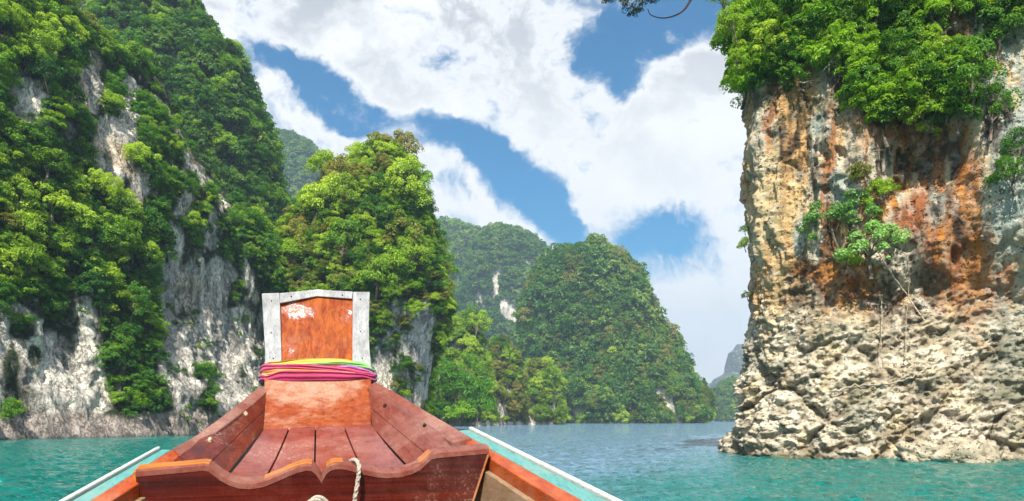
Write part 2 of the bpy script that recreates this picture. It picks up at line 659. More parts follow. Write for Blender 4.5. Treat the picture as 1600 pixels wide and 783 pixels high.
def kind(key, mat, n, R=1.0, **kw):
    L = []
    for i in range(n):
        a = dict(n_lobe=22, n_leaf=2900, R=R, lobe_r=0.36, leaf=0.115, squash=0.95, openness=.6)
        a.update(kw)
        a['seed'] = len(KINDS) * 31 + i * 7 + 3
        me, C = leafy_mesh('crown', mat, **a)
        tr = trunk_mesh('trunk', C, 1.1, 0.085, a['seed'])
        L.append((me, tr))
    KINDS[key] = L


kind('yellow', L_YEL, 4, n_lobe=24, n_leaf=3200)
kind('mid', L_MID, 3, n_lobe=24, n_leaf=3200)
kind('dark', L_DRK, 3, n_lobe=20, n_leaf=2600, squash=0.95)
kind('olive', L_OLV, 3, n_lobe=26, n_leaf=3200, lobe_r=0.30)
kind('vivid', L_VIV, 3, n_lobe=14, n_leaf=1700, leaf=0.22, narrow=0.28, hang=0.35, openness=1.0, squash=0.9)
kind('pale', L_SLV, 2, n_lobe=22, n_leaf=3000, leaf=0.10, narrow=0.7, openness=.8, lobe_r=.30)
kind('far', L_FAR, 3, n_lobe=10, n_leaf=560, leaf=0.30, lobe_r=0.45)
kind('ivy', L_DRK, 3, n_lobe=12, n_leaf=1300, leaf=0.16, squash=1.0, hang=.3, narrow=.6)


def proto_obj(me):
    o = bpy.data.objects.new('foliage_source', me)      # never linked to the scene; read by the scatter only
    return o


PROTO = {k: [proto_obj(c) for c, t in L] for k, L in KINDS.items()}


def scatter(name, pts, scl, nrm, kinds, label, cat, mat_fallback=None):
    """one 'stuff' object: leaf clumps set on points by geometry nodes"""
    n = len(pts)
    me = bpy.data.meshes.new(name)
    me.vertices.add(n)
    me.vertices.foreach_set('co', pts.astype(np.float32).ravel())
    protos = [p for k in kinds for p in PROTO[k]]
    a = me.attributes.new('scl', 'FLOAT_VECTOR', 'POINT')
    a.data.foreach_set('vector', scl.astype(np.float32).ravel())
    # tilt outwards from the slope, random spin
    rot = np.zeros((n, 3), np.float32)
    rot[:, 2] = RNG.random(n) * 6.28
    rot[:, 0] = RNG.normal(size=n) * 0.25
    rot[:, 1] = RNG.normal(size=n) * 0.25
    a = me.attributes.new('rot', 'FLOAT_VECTOR', 'POINT')
    a.data.foreach_set('vector', rot.ravel())
    a = me.attributes.new('pick', 'INT', 'POINT')
    a.data.foreach_set('value', RNG.integers(0, len(protos), n).astype(np.int32))
    o = bpy.data.objects.new(name, me)
    COL.objects.link(o)
    ng = bpy.data.node_groups.new(name, 'GeometryNodeTree')
    ng.interface.new_socket('Geometry', in_out='INPUT', socket_type='NodeSocketGeometry')
    ng.interface.new_socket('Geometry', in_out='OUTPUT', socket_type='NodeSocketGeometry')
    gi = ng.nodes.new('NodeGroupInput')
    go = ng.nodes.new('NodeGroupOutput')
    jn = ng.nodes.new('GeometryNodeJoinGeometry')

    def attr(nm, t):
        x = ng.nodes.new('GeometryNodeInputNamedAttribute')
        x.data_type = t
        x.inputs['Name'].default_value = nm
        return x.outputs['Attribute']
    s_, r_, p_ = attr('scl', 'FLOAT_VECTOR'), attr('rot', 'FLOAT_VECTOR'), attr('pick', 'INT')
    for i, p in enumerate(protos):
        cmp_ = ng.nodes.new('FunctionNodeCompare')
        cmp_.data_type = 'INT'
        cmp_.operation = 'EQUAL'
        ng.links.new(p_, [x for x in cmp_.inputs if x.name == 'A' and x.type == 'INT'][0])
        [x for x in cmp_.inputs if x.name == 'B' and x.type == 'INT'][0].default_value = i
        oi = ng.nodes.new('GeometryNodeObjectInfo')
        oi.inputs['Object'].default_value = p
        oi.inputs['As Instance'].default_value = True
        ip = ng.nodes.new('GeometryNodeInstanceOnPoints')
        ng.links.new(gi.outputs[0], ip.inputs['Points'])
        ng.links.new(cmp_.outputs[0], ip.inputs['Selection'])
        ng.links.new(oi.outputs['Geometry'], ip.inputs['Instance'])
        e2 = ng.nodes.new('FunctionNodeEulerToRotation')
        ng.links.new(r_, e2.inputs[0])
        ng.links.new(e2.outputs[0], ip.inputs['Rotation'])
        ng.links.new(s_, ip.inputs['Scale'])
        ng.links.new(ip.outputs[0], jn.inputs[0])
    ng.links.new(jn.outputs[0], go.inputs[0])
    md = o.modifiers.new('scatter', 'NODES')
    md.node_group = ng
    tag(o, label, cat, kind='stuff')
    return o


def pick_points(V, N, A, wgt, n, lift=0.0):
    p = A * np.clip(wgt, 0, 1)
    if p.sum() <= 0 or n < 1:
        return np.zeros((0, 3)), np.zeros((0, 3)), np.zeros(0, int)
    idx = RNG.choice(len(V), n, p=p / p.sum())
    return V[idx] + N[idx] * lift + RNG.normal(size=(n, 3)) * 0.15, N[idx], idx


def scl3(n, lo, hi, zs=(0.8, 1.2)):
    s = lo + (hi - lo) * RNG.random(n) ** 1.6
    return np.stack([s * (0.85 + .3 * RNG.random(n)), s * (0.85 + .3 * RNG.random(n)), s * (zs[0] + (zs[1] - zs[0]) * RNG.random(n))], 1)


def place_tree(key, loc, size, label, group, cat='tree', name='jungle_tree', zs=None):
    zs = zs or random.uniform(.8, 1.5)
    L = KINDS[key]
    c, t = L[random.randrange(len(L))]
    r = empty(name, tuple(loc - np.array([0, 0, size * 0.9])), random.uniform(0, 6.28))
    r.scale = (size, size, size * zs)
    r.rotation_euler[0] = random.gauss(0, .2)
    r.rotation_euler[1] = random.gauss(0, .2)
    tag(r, label, cat, group)
    cr = bpy.data.objects.new('crown', c)
    tr = bpy.data.objects.new('trunk', t)
    for x in (cr, tr):
        COL.objects.link(x)
        x.parent = r
        x.location = (0, 0, 0.9)
    return r


LABELS = []


def spaced(pts, dist, limit):
    """indices of points at least dist apart"""
    keep = []
    K = np.zeros((0, 3))
    for i in range(len(pts)):
        if len(keep) >= limit:
            break
        if len(K) == 0 or np.min(np.sum((K - pts[i]) ** 2, 1)) > dist[i] ** 2:
            keep.append(i)
            K = np.vstack([K, pts[i]])
    return keep


# ------------------------------------------------------------------ karst towers
MOSS = np.array([0.030, 0.045, 0.015])
GREY = np.array([0.46, 0.43, 0.38])
CREAM = np.array([0.56, 0.50, 0.40])


def interp_rows(rows, z):
    """rows of (z, xl, xr) sorted by z"""
    r = np.array(sorted(rows))
    return np.interp(z, r[:, 0], r[:, 1]), np.interp(z, r[:, 0], r[:, 2])


def tower(name, Y, sil, depth_k, label, rock=(), nth=150, nz=110, amp=0.06, mat=None, seed=0, base_band=0.0, rock_amt=0.12,
          bottom=-1.5, power=1.0, back_y=None):
    """sil: photo rows (py, pxleft, pxright) taken at distance Y; closed round body"""
    rows = [((EYE + (HORY - py) / F * Y), (xl - 800) / F * Y, (xr - 800) / F * Y) for py, xl, xr in sil]
    zt = max(r[0] for r in rows)
    u = np.linspace(0, 1, nz)
    zz = bottom + (zt - bottom) * (1 - (1 - u) ** 1.25)
    xl, xr = interp_rows(rows, zz)
    th = np.linspace(0, 2 * np.pi, nth, endpoint=False)
    cxx, a = (xl + xr) / 2, (xr - xl) / 2
    amax = a.max()
    TH, ZI = np.meshgrid(th, np.arange(nz), indexing='ij')
    TH, ZI = TH.ravel(), ZI.ravel()
    Z = zz[ZI]
    A = a[ZI]
    Bd = A * depth_k
    size = amax
    dirx, diry = np.cos(TH), np.sin(TH)
    p0 = np.stack([cxx[ZI] + A * dirx, Y + Bd * diry, Z], 1)
    fr = p0 / size
    n = fbm(fr * np.array([2.6, 2.6, 1.3]), 5, seed) * amp * size * 1.3 + fbm(fr * np.array([5, 5, 1.4]), 4, seed + 9, ridge=True) * amp * size * .8
    top = sstep(Z, zt - size * 0.1, zt)
    edge = np.abs(dirx) ** 6            # keep the measured outline, let the rest wander
    n = n * (1 - 0.35 * edge) + fbm(fr * np.array([13, 13, 7]), 3, seed + 60) * amp * size * .35
    n = np.minimum(n, 0.6 * A)
    V = p0.copy()
    V[:, 0] += n * dirx
    V[:, 1] += n * diry
    V[:, 2] += fbm(fr * 5, 3, seed + 30) * amp * size * 0.5 * sstep(Z, 2, 12)
    # close the top
    tot = V.reshape(nth, nz, 3)
    ctr = tot[:, -1].mean(0)
    tot[:, -1] = ctr + (tot[:, -1] - ctr) * 0.25
    V = tot.reshape(-1, 3)
    Q = grid_quads(nth, nz, True)
    N, AR = grid_normals(V, nth, nz, True)
    px, py = bearing(V)
    wob = fbm(V / size * 9, 4, seed + 3)
    wx = fbm(V / size * 5, 3, seed + 77) * 14
    wy = fbm(V / size * 5, 3, seed + 78) * 14
    rk = ell(px + wx, py + wy, rock) if rock else np.zeros(len(V))
    steep = 1 - sstep(N[:, 2], 0.25, 0.6)
    rk = np.maximum(rk * (0.65 + 0.5 * wob), sstep(fbm(V / size * np.array([6, 6, 3]), 3, seed + 5), 0.42 - rock_amt, 0.62) * steep * (0.9 if rock_amt > 0 else 0))
    if base_band > 0:
        rk = np.maximum(rk, 1 - sstep(V[:, 2], base_band * (0.7 + .5 * wob), base_band * (1.3 + .5 * wob)))
    rk = sstep(rk, 0.30, 0.55)
    st = fbm(V / size * np.array([14, 14, 2.0]), 4, seed + 40)
    rc = GREY[None] * (1 - sstep(st, -.1, .3))[:, None] + CREAM[None] * sstep(st, -.1, .3)[:, None]
    rc = rc * (1 - 0.65 * sstep(-st, 0.05, 0.35))[:, None] * (1.35 if mat is ROCK_L else 1.15)
    tint = MOSS[None] * (1 - rk[:, None]) + rc * rk[:, None]
    me = np_mesh(name, V, Q, mat or ROCK_F, True, {'tint': tint})
    o = obj_from(name, me)
    tag(o, label, 'cliff', kind='structure')
    return V, N, AR, 1 - rk, px, py


# ---- main left wall: plan, crest and lean
def poly_curve(pts, n):
    P = np.array(pts, float)
    seg = np.r_[0, np.cumsum(np.linalg.norm(np.diff(P[:, :2], axis=0), axis=1))]
    s = np.linspace(0, seg[-1], n)
    # smooth through the control points
    out = np.stack([np.interp(s, seg, P[:, k]) for k in range(P.shape[1])], 1)
    k = max(3, n // (len(pts) * 2)) | 1
    ker = np.hanning(k + 2)[1:-1]
    ker /= ker.sum()
    pad = k // 2
    o2 = out.copy()
    for c in range(P.shape[1]):
        o2[:, c] = np.convolve(np.pad(out[:, c], pad, mode='edge'), ker, 'valid')
    return o2, s


def wall(plan, n, m, zfun, prof, seed):
    """plan rows (X, Y, top); returns vertices, outward normals handled by the caller"""
    C, s = poly_curve(plan, n)
    tan = np.gradient(C[:, :2], axis=0)
    tan /= np.linalg.norm(tan, axis=1, keepdims=True)
    inw = np.stack([-tan[:, 1], tan[:, 0]], 1)     # left of travel = into the rock
    return C, s, tan, inw


def landmark(x, y, L):
    e = min(L, key=lambda e: (e[0] - x) ** 2 + (e[1] - y) ** 2)
    dx, dy = x - e[0], y - e[1]
    if abs(dx) > abs(dy):
        q_ = 'left side' if dx < 0 else 'right side'
    else:
        q_ = 'higher up' if dy < 0 else 'lower down'
    return e[2] + ', ' + q_


# LEFT CLIFF
n_s, n_z = 430, 330
plan = [(-62, 20, 46), (-52, 36, 46), (-44.5, 52, 46), (-40.2, 61.5, 45), (-36.5, 70, 44), (-33.0, 79, 42), (-30.5, 88, 39.5), (-28.2, 97, 35.5),
        (-27.4, 103, 33), (-27.6, 109, 30), (-30, 117, 26), (-38, 126, 22), (-50, 133, 20)]
C, s, tan, inw = wall(plan, n_s, n_z, None, None, 1)
U = np.linspace(0, 1, n_z)
SI, ZI = np.meshgrid(np.arange(n_s), np.arange(n_z), indexing='ij')
SI, ZI = SI.ravel(), ZI.ravel()
top = C[SI, 2]
u = U[ZI]
CUT = 0.80                                   # below: the wall; above: slope back over the crest
zw = np.where(u < CUT, -1.5 + (top + 1.5) * (u / CUT), top + (u - CUT) / (1 - CUT) * 4.0)
rel = np.clip(zw / top, 0, 1)
lean = 4.8 * sstep(zw, -2, 15) + 1.6 * rel + 5.0 * sstep(rel, 0.62, 1.0) ** 1.5
lean = lean + np.where(u > CUT, ((u - CUT) / (1 - CUT)) * 24, 0)
# vegetated shoulder low on the left
Y0 = C[SI, 1]
sh = np.exp(-((Y0 - 60) / 10.0) ** 2) * (sstep(zw, 8.5, 12.5) * (1 - sstep(zw, 17, 25)))
lean = lean - 1.7 * sh
end = sstep(Y0, 92, 104)
lean = lean + end * (-1.8 * np.exp(-((zw - 22) / 8.0) ** 2))
base = np.stack([C[SI, 0] + inw[SI, 0] * lean, C[SI, 1] + inw[SI, 1] * lean, zw], 1)
q1 = base * np.array([.11, .11, .05])
disp = fbm(q1, 4, 21) * 3.2 + fbm(base * np.array([.45, .45, .13]), 5, 22, ridge=True) * 1.0 + fbm(base * np.array([1.3, 1.3, .6]), 5, 23, .6) * .55
disp *= 0.35 + 0.65 * sstep(zw, -1, 6)
V = base.copy()
V[:, 0] -= inw[SI, 0] * disp
V[:, 1] -= inw[SI, 1] * disp
V[:, 2] += np.where(u > CUT, fbm(base * .12, 3, 25) * 2.5, 0)
Q = grid_quads(n_s, n_z)
N, AR = grid_normals(V, n_s, n_z)
px, py = bearing(V)
wx, wy = fbm(V * .22, 3, 31) * 22, fbm(V * .22, 3, 32) * 22
ROCKS_L = [(45, 165, 42, 46), (143, 135, 22, 62), (200, 160, 20, 54, 8), (180, 235, 42, 66, 20), (215, 300, 20, 34), (262, 140, 24, 40), (300, 175, 24, 40),
           (285, 215, 14, 40), (345, 225, 22, 46), (315, 262, 36, 36), (350, 300, 20, 44), (290, 320, 14, 30), (330, 360, 14, 26), (385, 300, 10, 26),
           (60, 590, 120, 95), (130, 560, 48, 110), (148, 485, 20, 32), (20, 520, 45, 50), (305, 470, 62, 92, 8), (330, 600, 78, 100), (300, 560, 62, 90), (385, 560, 48, 110),
           (280, 390, 22, 44), (255, 430, 18, 30), (395, 450, 20, 46), (80, 100, 12, 18), (355, 420, 12, 30)]
VINES_L = [(200, 560, 44, 90, -6), (190, 470, 40, 60), (235, 625, 42, 42), (318, 582, 20, 9), (322, 630, 14, 28), (18, 600, 14, 60), (35, 520, 24, 22), (210, 610, 40, 42), (55, 560, 12, 20)]
rk = ell(px + wx, py + wy, ROCKS_L)
rk *= 0.72 + 0.7 * fbm(V * np.array([.5, .5, .3]), 4, 33)
rk = sstep(rk, 0.32, 0.55)
rk *= 1 - sstep(ell(px + wx * .6, py + wy * .6, VINES_L), 0.25, 0.6)
bandz = 1.9 + .5 * fbm(V * .3, 3, 35)
band = 1 - sstep(V[:, 2], bandz, bandz + .5)
rk = np.maximum(rk, band)
rk *= (u < CUT * 0.97)
st = fbm(V * np.array([.9, .9, .07]) + np.array([0, 0, 0]), 5, 41)
st2 = fbm(V * np.array([.35, .35, .05]), 4, 43)
WHITE = np.array([0.90, 0.82, 0.69])
rc = GREY[None] + (WHITE - GREY)[None] * sstep(st, -.15, .2)[:, None]
rc = rc * (1 - .55 * sstep(st2, .20, .36))[:, None]
warm = sstep(fbm(V * .25, 3, 44), .12, .4)[:, None] * sstep(V[:, 2], 10, 20)[:, None]
rc = rc * (1 - .6 * warm) + np.array([.62, .44, .26])[None] * .6 * warm
rc = rc * (1 - .35 * sstep(fbm(V * np.array([2.2, 2.2, 1.1]), 4, 47), .16, .34))[:, None]
pink = np.array([0.52, 0.43, 0.37])
b_ = band[:, None]
rc = rc * (1 - b_) + (pink[None] * (0.75 + .5 * fbm(V * np.array([1, 1, 2.]), 4, 45))[:, None]) * b_
rc = rc * (1 - .5 * (1 - sstep(V[:, 2], .08, .28)))[:, None]
tint = MOSS[None] * (1 - rk[:, None]) + rc * rk[:, None]
me = np_mesh('left_limestone_cliff', V, Q, ROCK_L, True, {'tint': tint})
tag(obj_from('left_limestone_cliff', me), 'tall pale limestone cliff overgrown with jungle left of the boat', 'cliff', kind='structure')
LV, LN, LA, LVEG, LPX, LPY = V, N, AR, 1 - rk, px, py
inview = (LPX > -420) & (LPX < 520) & (V[:, 1] > 15)

def bright_zone(cpx, cpy):  # sunlit crest and shoulder, put into the leaf colours
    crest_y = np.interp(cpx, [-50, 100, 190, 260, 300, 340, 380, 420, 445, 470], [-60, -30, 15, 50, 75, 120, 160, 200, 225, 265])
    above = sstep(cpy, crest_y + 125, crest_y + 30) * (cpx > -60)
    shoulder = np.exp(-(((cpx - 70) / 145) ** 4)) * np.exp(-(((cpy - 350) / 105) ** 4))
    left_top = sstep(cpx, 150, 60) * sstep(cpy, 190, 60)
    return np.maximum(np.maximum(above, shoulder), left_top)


# undergrowth of the left cliff
def bare_left(P):
    x, y = bearing(P)
    return ell(x + fbm(P * .22, 3, 31) * 14, y + fbm(P * .22, 3, 32) * 14, ROCKS_L) * (1 - ell(x, y, VINES_L)) * (0.75 + .6 * fbm(P * .5, 3, 33))


wv = LVEG * inview
shadeband = wv * sstep(V[:, 1], 30, 60)
p, nn, idx = pick_points(V, N, AR, wv, 5200, 0.2)
ok = bare_left(p) < .26
p, nn = p[ok], nn[ok]
scatter('cliff_undergrowth', p, scl3(len(p), .55, 1.25), nn, ['dark', 'dark', 'mid', 'ivy'], 'dark green shrubs and creepers covering the left cliff face', 'undergrowth')
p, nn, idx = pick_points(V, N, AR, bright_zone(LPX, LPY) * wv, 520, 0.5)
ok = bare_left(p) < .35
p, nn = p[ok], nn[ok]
scatter('cliff_canopy', p, scl3(len(p), .9, 1.7), nn, ['yellow', 'yellow', 'mid'], 'canopy coloured sunlit yellow-green filling between the trees of the left cliff', 'canopy')
bm_ = sstep(V[:, 2], 0, 3) * (LVEG < .5) * inview
p, nn, idx = pick_points(V, N, AR, bm_ * sstep(fbm(V * .4, 3, 61), .1, .4), 160, 0.1)
scatter('cliff_tufts', p, scl3(len(p), .18, .5), nn, ['dark', 'mid'], 'small green tufts rooted in cracks of the bare left cliff rock', 'undergrowth')




LM_L = [(60, 50, 'near the top left corner'), (150, 40, 'high above the two upper rock scars'), (45, 230, 'below the upper left white rock face'), (120, 220, 'left of the long white rock streak'),
        (260, 50, 'on the sunlit upper crest'), (330, 120, 'on the bright descending crest'), (400, 190, 'on the crest by the back ridge'), (450, 250, 'on the outer right edge of the cliff'),
        (60, 330, 'on the low bright left shoulder'), (150, 330, 'on the shoulder under the streak'), (190, 400, 'at the low shoulder right end'), (60, 430, 'above the grey wall far left'),
        (260, 250, 'right of the long white rock streak'), (340, 280, 'between the orange rock scars'), (400, 330, 'on the shaded right flank'), (430, 420, 'on the shaded flank behind the prow'),
        (200, 560, 'in the green curtain between pale walls'), (250, 620, 'at the foot of the green curtain'), (320, 590, 'alone on the lower pale wall')]
DESC = {'yellow': 'yellow-green tree', 'mid': 'fresh green tree', 'dark': 'dark green tree', 'olive': 'brownish olive tree', 'vivid': 'vivid green tree', 'pale': 'pale mint-green shrub', 'far': 'soft green tree'}
# crest and shoulder trees of the left cliff
cand = RNG.choice(len(V), 9000, p=(AR * wv * (LPY > -60)) / (AR * wv * (LPY > -60)).sum())
cp = V[cand]
cpx, cpy = LPX[cand], LPY[cand]
bright = bright_zone(cpx, cpy)
pr = 0.12 + bright
order = np.argsort(RNG.random(len(cand)) / pr)
cand, cpx, cpy, bright = cand[order], cpx[order], cpy[order], bright[order]
size = np.where(bright > .4, 1.0 + .85 * RNG.random(len(cand)) ** 1.4, 0.8 + .6 * RNG.random(len(cand)))
pos = V[cand] + N[cand] * (size * .45)[:, None] + np.array([0, 0, .4])
bare = bare_left(pos)
vis_ = (bare < .22) & (bearing(pos)[0] > -20)
cand, cpx, cpy, bright, size, pos = [a[vis_] for a in (cand, cpx, cpy, bright, size, pos)]
keep = spaced(pos, size * 1.2, 150)
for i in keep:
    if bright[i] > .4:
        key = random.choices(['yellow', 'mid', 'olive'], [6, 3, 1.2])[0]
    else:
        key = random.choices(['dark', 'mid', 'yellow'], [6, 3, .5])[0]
    if cpx[i] > 385 and cpy[i] > 250:  # shade of the right flank put into the leaf colour
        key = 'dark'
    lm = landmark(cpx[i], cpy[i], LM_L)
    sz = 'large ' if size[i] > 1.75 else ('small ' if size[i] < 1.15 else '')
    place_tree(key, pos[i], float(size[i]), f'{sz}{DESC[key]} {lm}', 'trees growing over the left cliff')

# BACK RIDGE behind the left cliff
BR = [(656, -200, 430), (400, -160, 425), (260, -120, 412), (200, -80, 402), (155, -40, 386), (120, -10, 374), (95, 10, 364), (75, 40, 345), (55, 70, 318), (20, 90, 292), (-50, 120, 270), (-90, 200, 220)]
V, N, AR, veg, px, py = tower('back_ridge', 150, BR, .55, 'dark jungle ridge with a grey rock face rising behind the left cliff', rock=[(392, 125, 14, 46, -14), (408, 165, 9, 30, -14)], amp=.05, seed=3,
                              rock_amt=0.0, mat=ROCK_L)
vis = (V[:, 1] < 160)
p, nn, idx = pick_points(V, N, AR, veg * vis * (px > 150), 2300, .6)
scatter('ridge_forest', p, scl3(len(p), 1.1, 2.1), nn, ['dark', 'mid', 'far'], 'dense dark forest covering the ridge behind the left cliff', 'forest')

# FAR HILL seen between left cliff and pinnacle
V, N, AR, veg, px, py = tower('far_blue_hill', 640, [(656, 300, 636), (422, 340, 586), (302, 370, 531), (257, 392, 504), (237, 405, 488), (222, 415, 466), (215, 428, 448)], .8,
                              'hazy blue-green hill between the left cliff and the pinnacle', amp=.03, seed=5, rock_amt=-.05)
p, nn, idx = pick_points(V, N, AR, veg * (V[:, 1] < 660), 4200, 1)
scatter('hill_forest', p, scl3(len(p), 3.0, 5.5), nn, ['far'], 'hazy forest on the blue-green hill', 'forest')

# PINNACLE
PIN = [(656, 425, 664), (640, 425, 665), (600, 428, 668), (560, 430, 674), (530, 432, 680), (500, 434, 694), (480, 436, 698), (455, 438, 694), (430, 440, 688), (405, 444, 680),
       (380, 452, 674), (350, 468, 668), (325, 484, 664), (312, 500, 658), (298, 522, 650), (282, 542, 644), (266, 558, 636), (252, 570, 628), (242, 582, 618), (236, 592, 610)]
V, N, AR, veg, px, py = tower('limestone_pinnacle', 112, PIN, .85, 'free standing limestone pinnacle crowded with trees behind the prow', nth=230, nz=210,
                              rock=[(655, 560, 32, 90, 8), (640, 600, 40, 80), (600, 560, 26, 60), (625, 500, 30, 40), (665, 500, 16, 40), (590, 610, 30, 60)], amp=.055, seed=8, rock_amt=-.04, mat=ROCK_L)
front = (V[:, 1] < 118)
p, nn, idx = pick_points(V, N, AR, veg * front, 1700, .3)
scatter('pinnacle_undergrowth', p, scl3(len(p), .7, 1.3), nn, ['olive', 'mid', 'yellow', 'mid', 'dark'], 'shrubs filling the gaps between the trees of the pinnacle', 'undergrowth')
p, nn, idx = pick_points(V, N, AR, (1 - veg) * front * sstep(fbm(V * .35, 3, 71), 0, .3), 260, .05)
scatter('pinnacle_moss', p, scl3(len(p), .25, .6), nn, ['olive', 'dark'], 'mossy tufts on the bare lower rock of the pinnacle', 'undergrowth')
LM_P = [(605, 215, 'on the pinnacle summit'), (510, 250, 'on the pinnacle left shoulder'), (655, 260, 'on the pinnacle upper right edge'), (500, 320, 'on the pinnacle upper left flank'),
        (570, 290, 'just below the pinnacle summit'), (580, 350, 'in the middle of the pinnacle'), (650, 350, 'on the pinnacle right flank'), (460, 400, 'low on the pinnacle left flank'),
        (540, 420, 'just above the white prow frame'), (600, 430, 'right above the prow corner'), (680, 440, 'on the pinnacle right overhang'), (600, 520, 'on the mossy rock by the prow'),
        (640, 600, 'beside the bare pinnacle foot')]
wt = AR * veg * (V[:, 1] < 120) * (py < 640) * (py > 190)
cand = RNG.choice(len(V), 6000, p=wt / wt.sum())
size = np.where(py[cand] < 460, 1.15 + 1.35 * RNG.random(len(cand)) ** 1.5, .8 + .5 * RNG.random(len(cand)))
pos = V[cand] + N[cand] * (size * .35)[:, None] + np.array([0, 0, .5])
keep = spaced(pos, size * 1.08, 98)
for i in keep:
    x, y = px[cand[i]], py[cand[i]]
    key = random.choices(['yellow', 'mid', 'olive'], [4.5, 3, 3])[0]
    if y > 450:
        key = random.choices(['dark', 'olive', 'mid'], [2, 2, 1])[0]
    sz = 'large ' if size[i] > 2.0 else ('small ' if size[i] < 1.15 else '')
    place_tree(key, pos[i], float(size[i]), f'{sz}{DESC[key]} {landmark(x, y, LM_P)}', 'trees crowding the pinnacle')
# bare twigs of the summit tree
place_tree('olive', at(600, 226, 110), 1.8, 'topmost brownish tree crowning the summit of the pinnacle', 'trees crowding the pinnacle', zs=1.1)
place_tree('yellow', at(505, 268, 108), 2.3, 'broad yellow-green tree standing out at the left shoulder of the pinnacle', 'trees crowding the pinnacle')

# MIDDLE HILLS
C1 = [(656, 600, 790), (572, 630, 775), (462, 648, 762), (412, 655, 752), (387, 660, 748), (372, 664, 742), (362, 670, 728), (355, 684, 705)]
V, N, AR, veg, px, py = tower('left_middle_hill', 740, C1, .8, 'shaded jungle hill right behind the pinnacle', amp=.07, seed=12, rock=[(714, 455, 10, 14)], rock_amt=-.06)
p, nn, idx = pick_points(V, N, AR, veg * (V[:, 1] < 750), 2600, .8)
scatter('hill_forest', p, scl3(len(p), 3.6, 6.6), nn, ['far', 'far', 'mid'], 'blue-green forest on the hill right behind the pinnacle', 'forest')
C2 = [(656, 690, 905), (613, 700, 900), (513, 712, 880), (453, 725, 866), (423, 733, 856), (408, 738, 850), (393, 744, 842), (378, 752, 826), (368, 762, 812), (362, 772, 796)]
V, N, AR, veg, px, py = tower('round_topped_hill', 640, C2, .8, 'round-topped jungle hill with white rock scars in the centre', amp=.075, seed=14,
                              rock=[(768, 462, 24, 40, 25), (790, 482, 20, 22), (780, 430, 14, 20), (828, 430, 11, 30), (832, 445, 10, 24), (752, 500, 14, 16), (800, 500, 16, 14), (745, 470, 10, 20)], rock_amt=.0)
p, nn, idx = pick_points(V, N, AR, veg * (V[:, 1] < 655), 3400, .8)
scatter('hill_forest', p, scl3(len(p), 2.8, 5.4), nn, ['far', 'far', 'dark'], 'deep green forest on the round-topped hill', 'forest')
D = [(657, 815, 1096), (640, 815, 1094), (632, 816, 1089), (612, 816, 1083), (594, 818, 1066), (569, 820, 1055), (539, 822, 1040), (509, 826, 1018), (484, 830, 1006), (459, 836, 994), (439, 842, 984),
     (424, 850, 974), (414, 860, 964), (407, 872, 956), (401, 890, 948), (396, 935, 942)]
V, N, AR, veg, px, py = tower('great_green_hill', 385, D, .75, 'great steep green hill rising from the lake in the centre right', nth=230, nz=170, amp=.085, seed=16, base_band=1.0,
                              rock=[(905, 645, 24, 16), (985, 640, 14, 26), (955, 650, 14, 12), (1050, 636, 16, 30), (1080, 606, 8, 28), (1036, 622, 11, 24), (872, 636, 12, 22), (1020, 560, 6, 16), (930, 600, 7, 12)], rock_amt=-.03)
ligh = sstep(px + fbm(V * .03, 3, 88) * 120, 900, 1060)  # yellower leaves put the hill's sunlit right side into colour
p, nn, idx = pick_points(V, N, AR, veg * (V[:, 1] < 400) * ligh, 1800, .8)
scatter('bright_hill_canopy', p, scl3(len(p), 1.6, 4.0), nn, ['yellow', 'olive', 'mid'], 'tree crowns coloured paler as sunlit on the right flank of the great hill', 'forest')
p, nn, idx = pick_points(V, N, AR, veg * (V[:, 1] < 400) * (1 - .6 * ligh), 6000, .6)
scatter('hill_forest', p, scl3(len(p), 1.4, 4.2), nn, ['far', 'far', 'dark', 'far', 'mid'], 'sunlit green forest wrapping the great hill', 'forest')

p, nn, idx = pick_points(V, N, AR, veg * (V[:, 1] < 400), 420, 1.5)
scatter('big_crowns', p, scl3(len(p), 3.6, 6.2, (.8, 1.4)), nn, ['far', 'far', 'olive', 'dark'], 'larger tree crowns standing out of the forest on the great hill', 'forest')

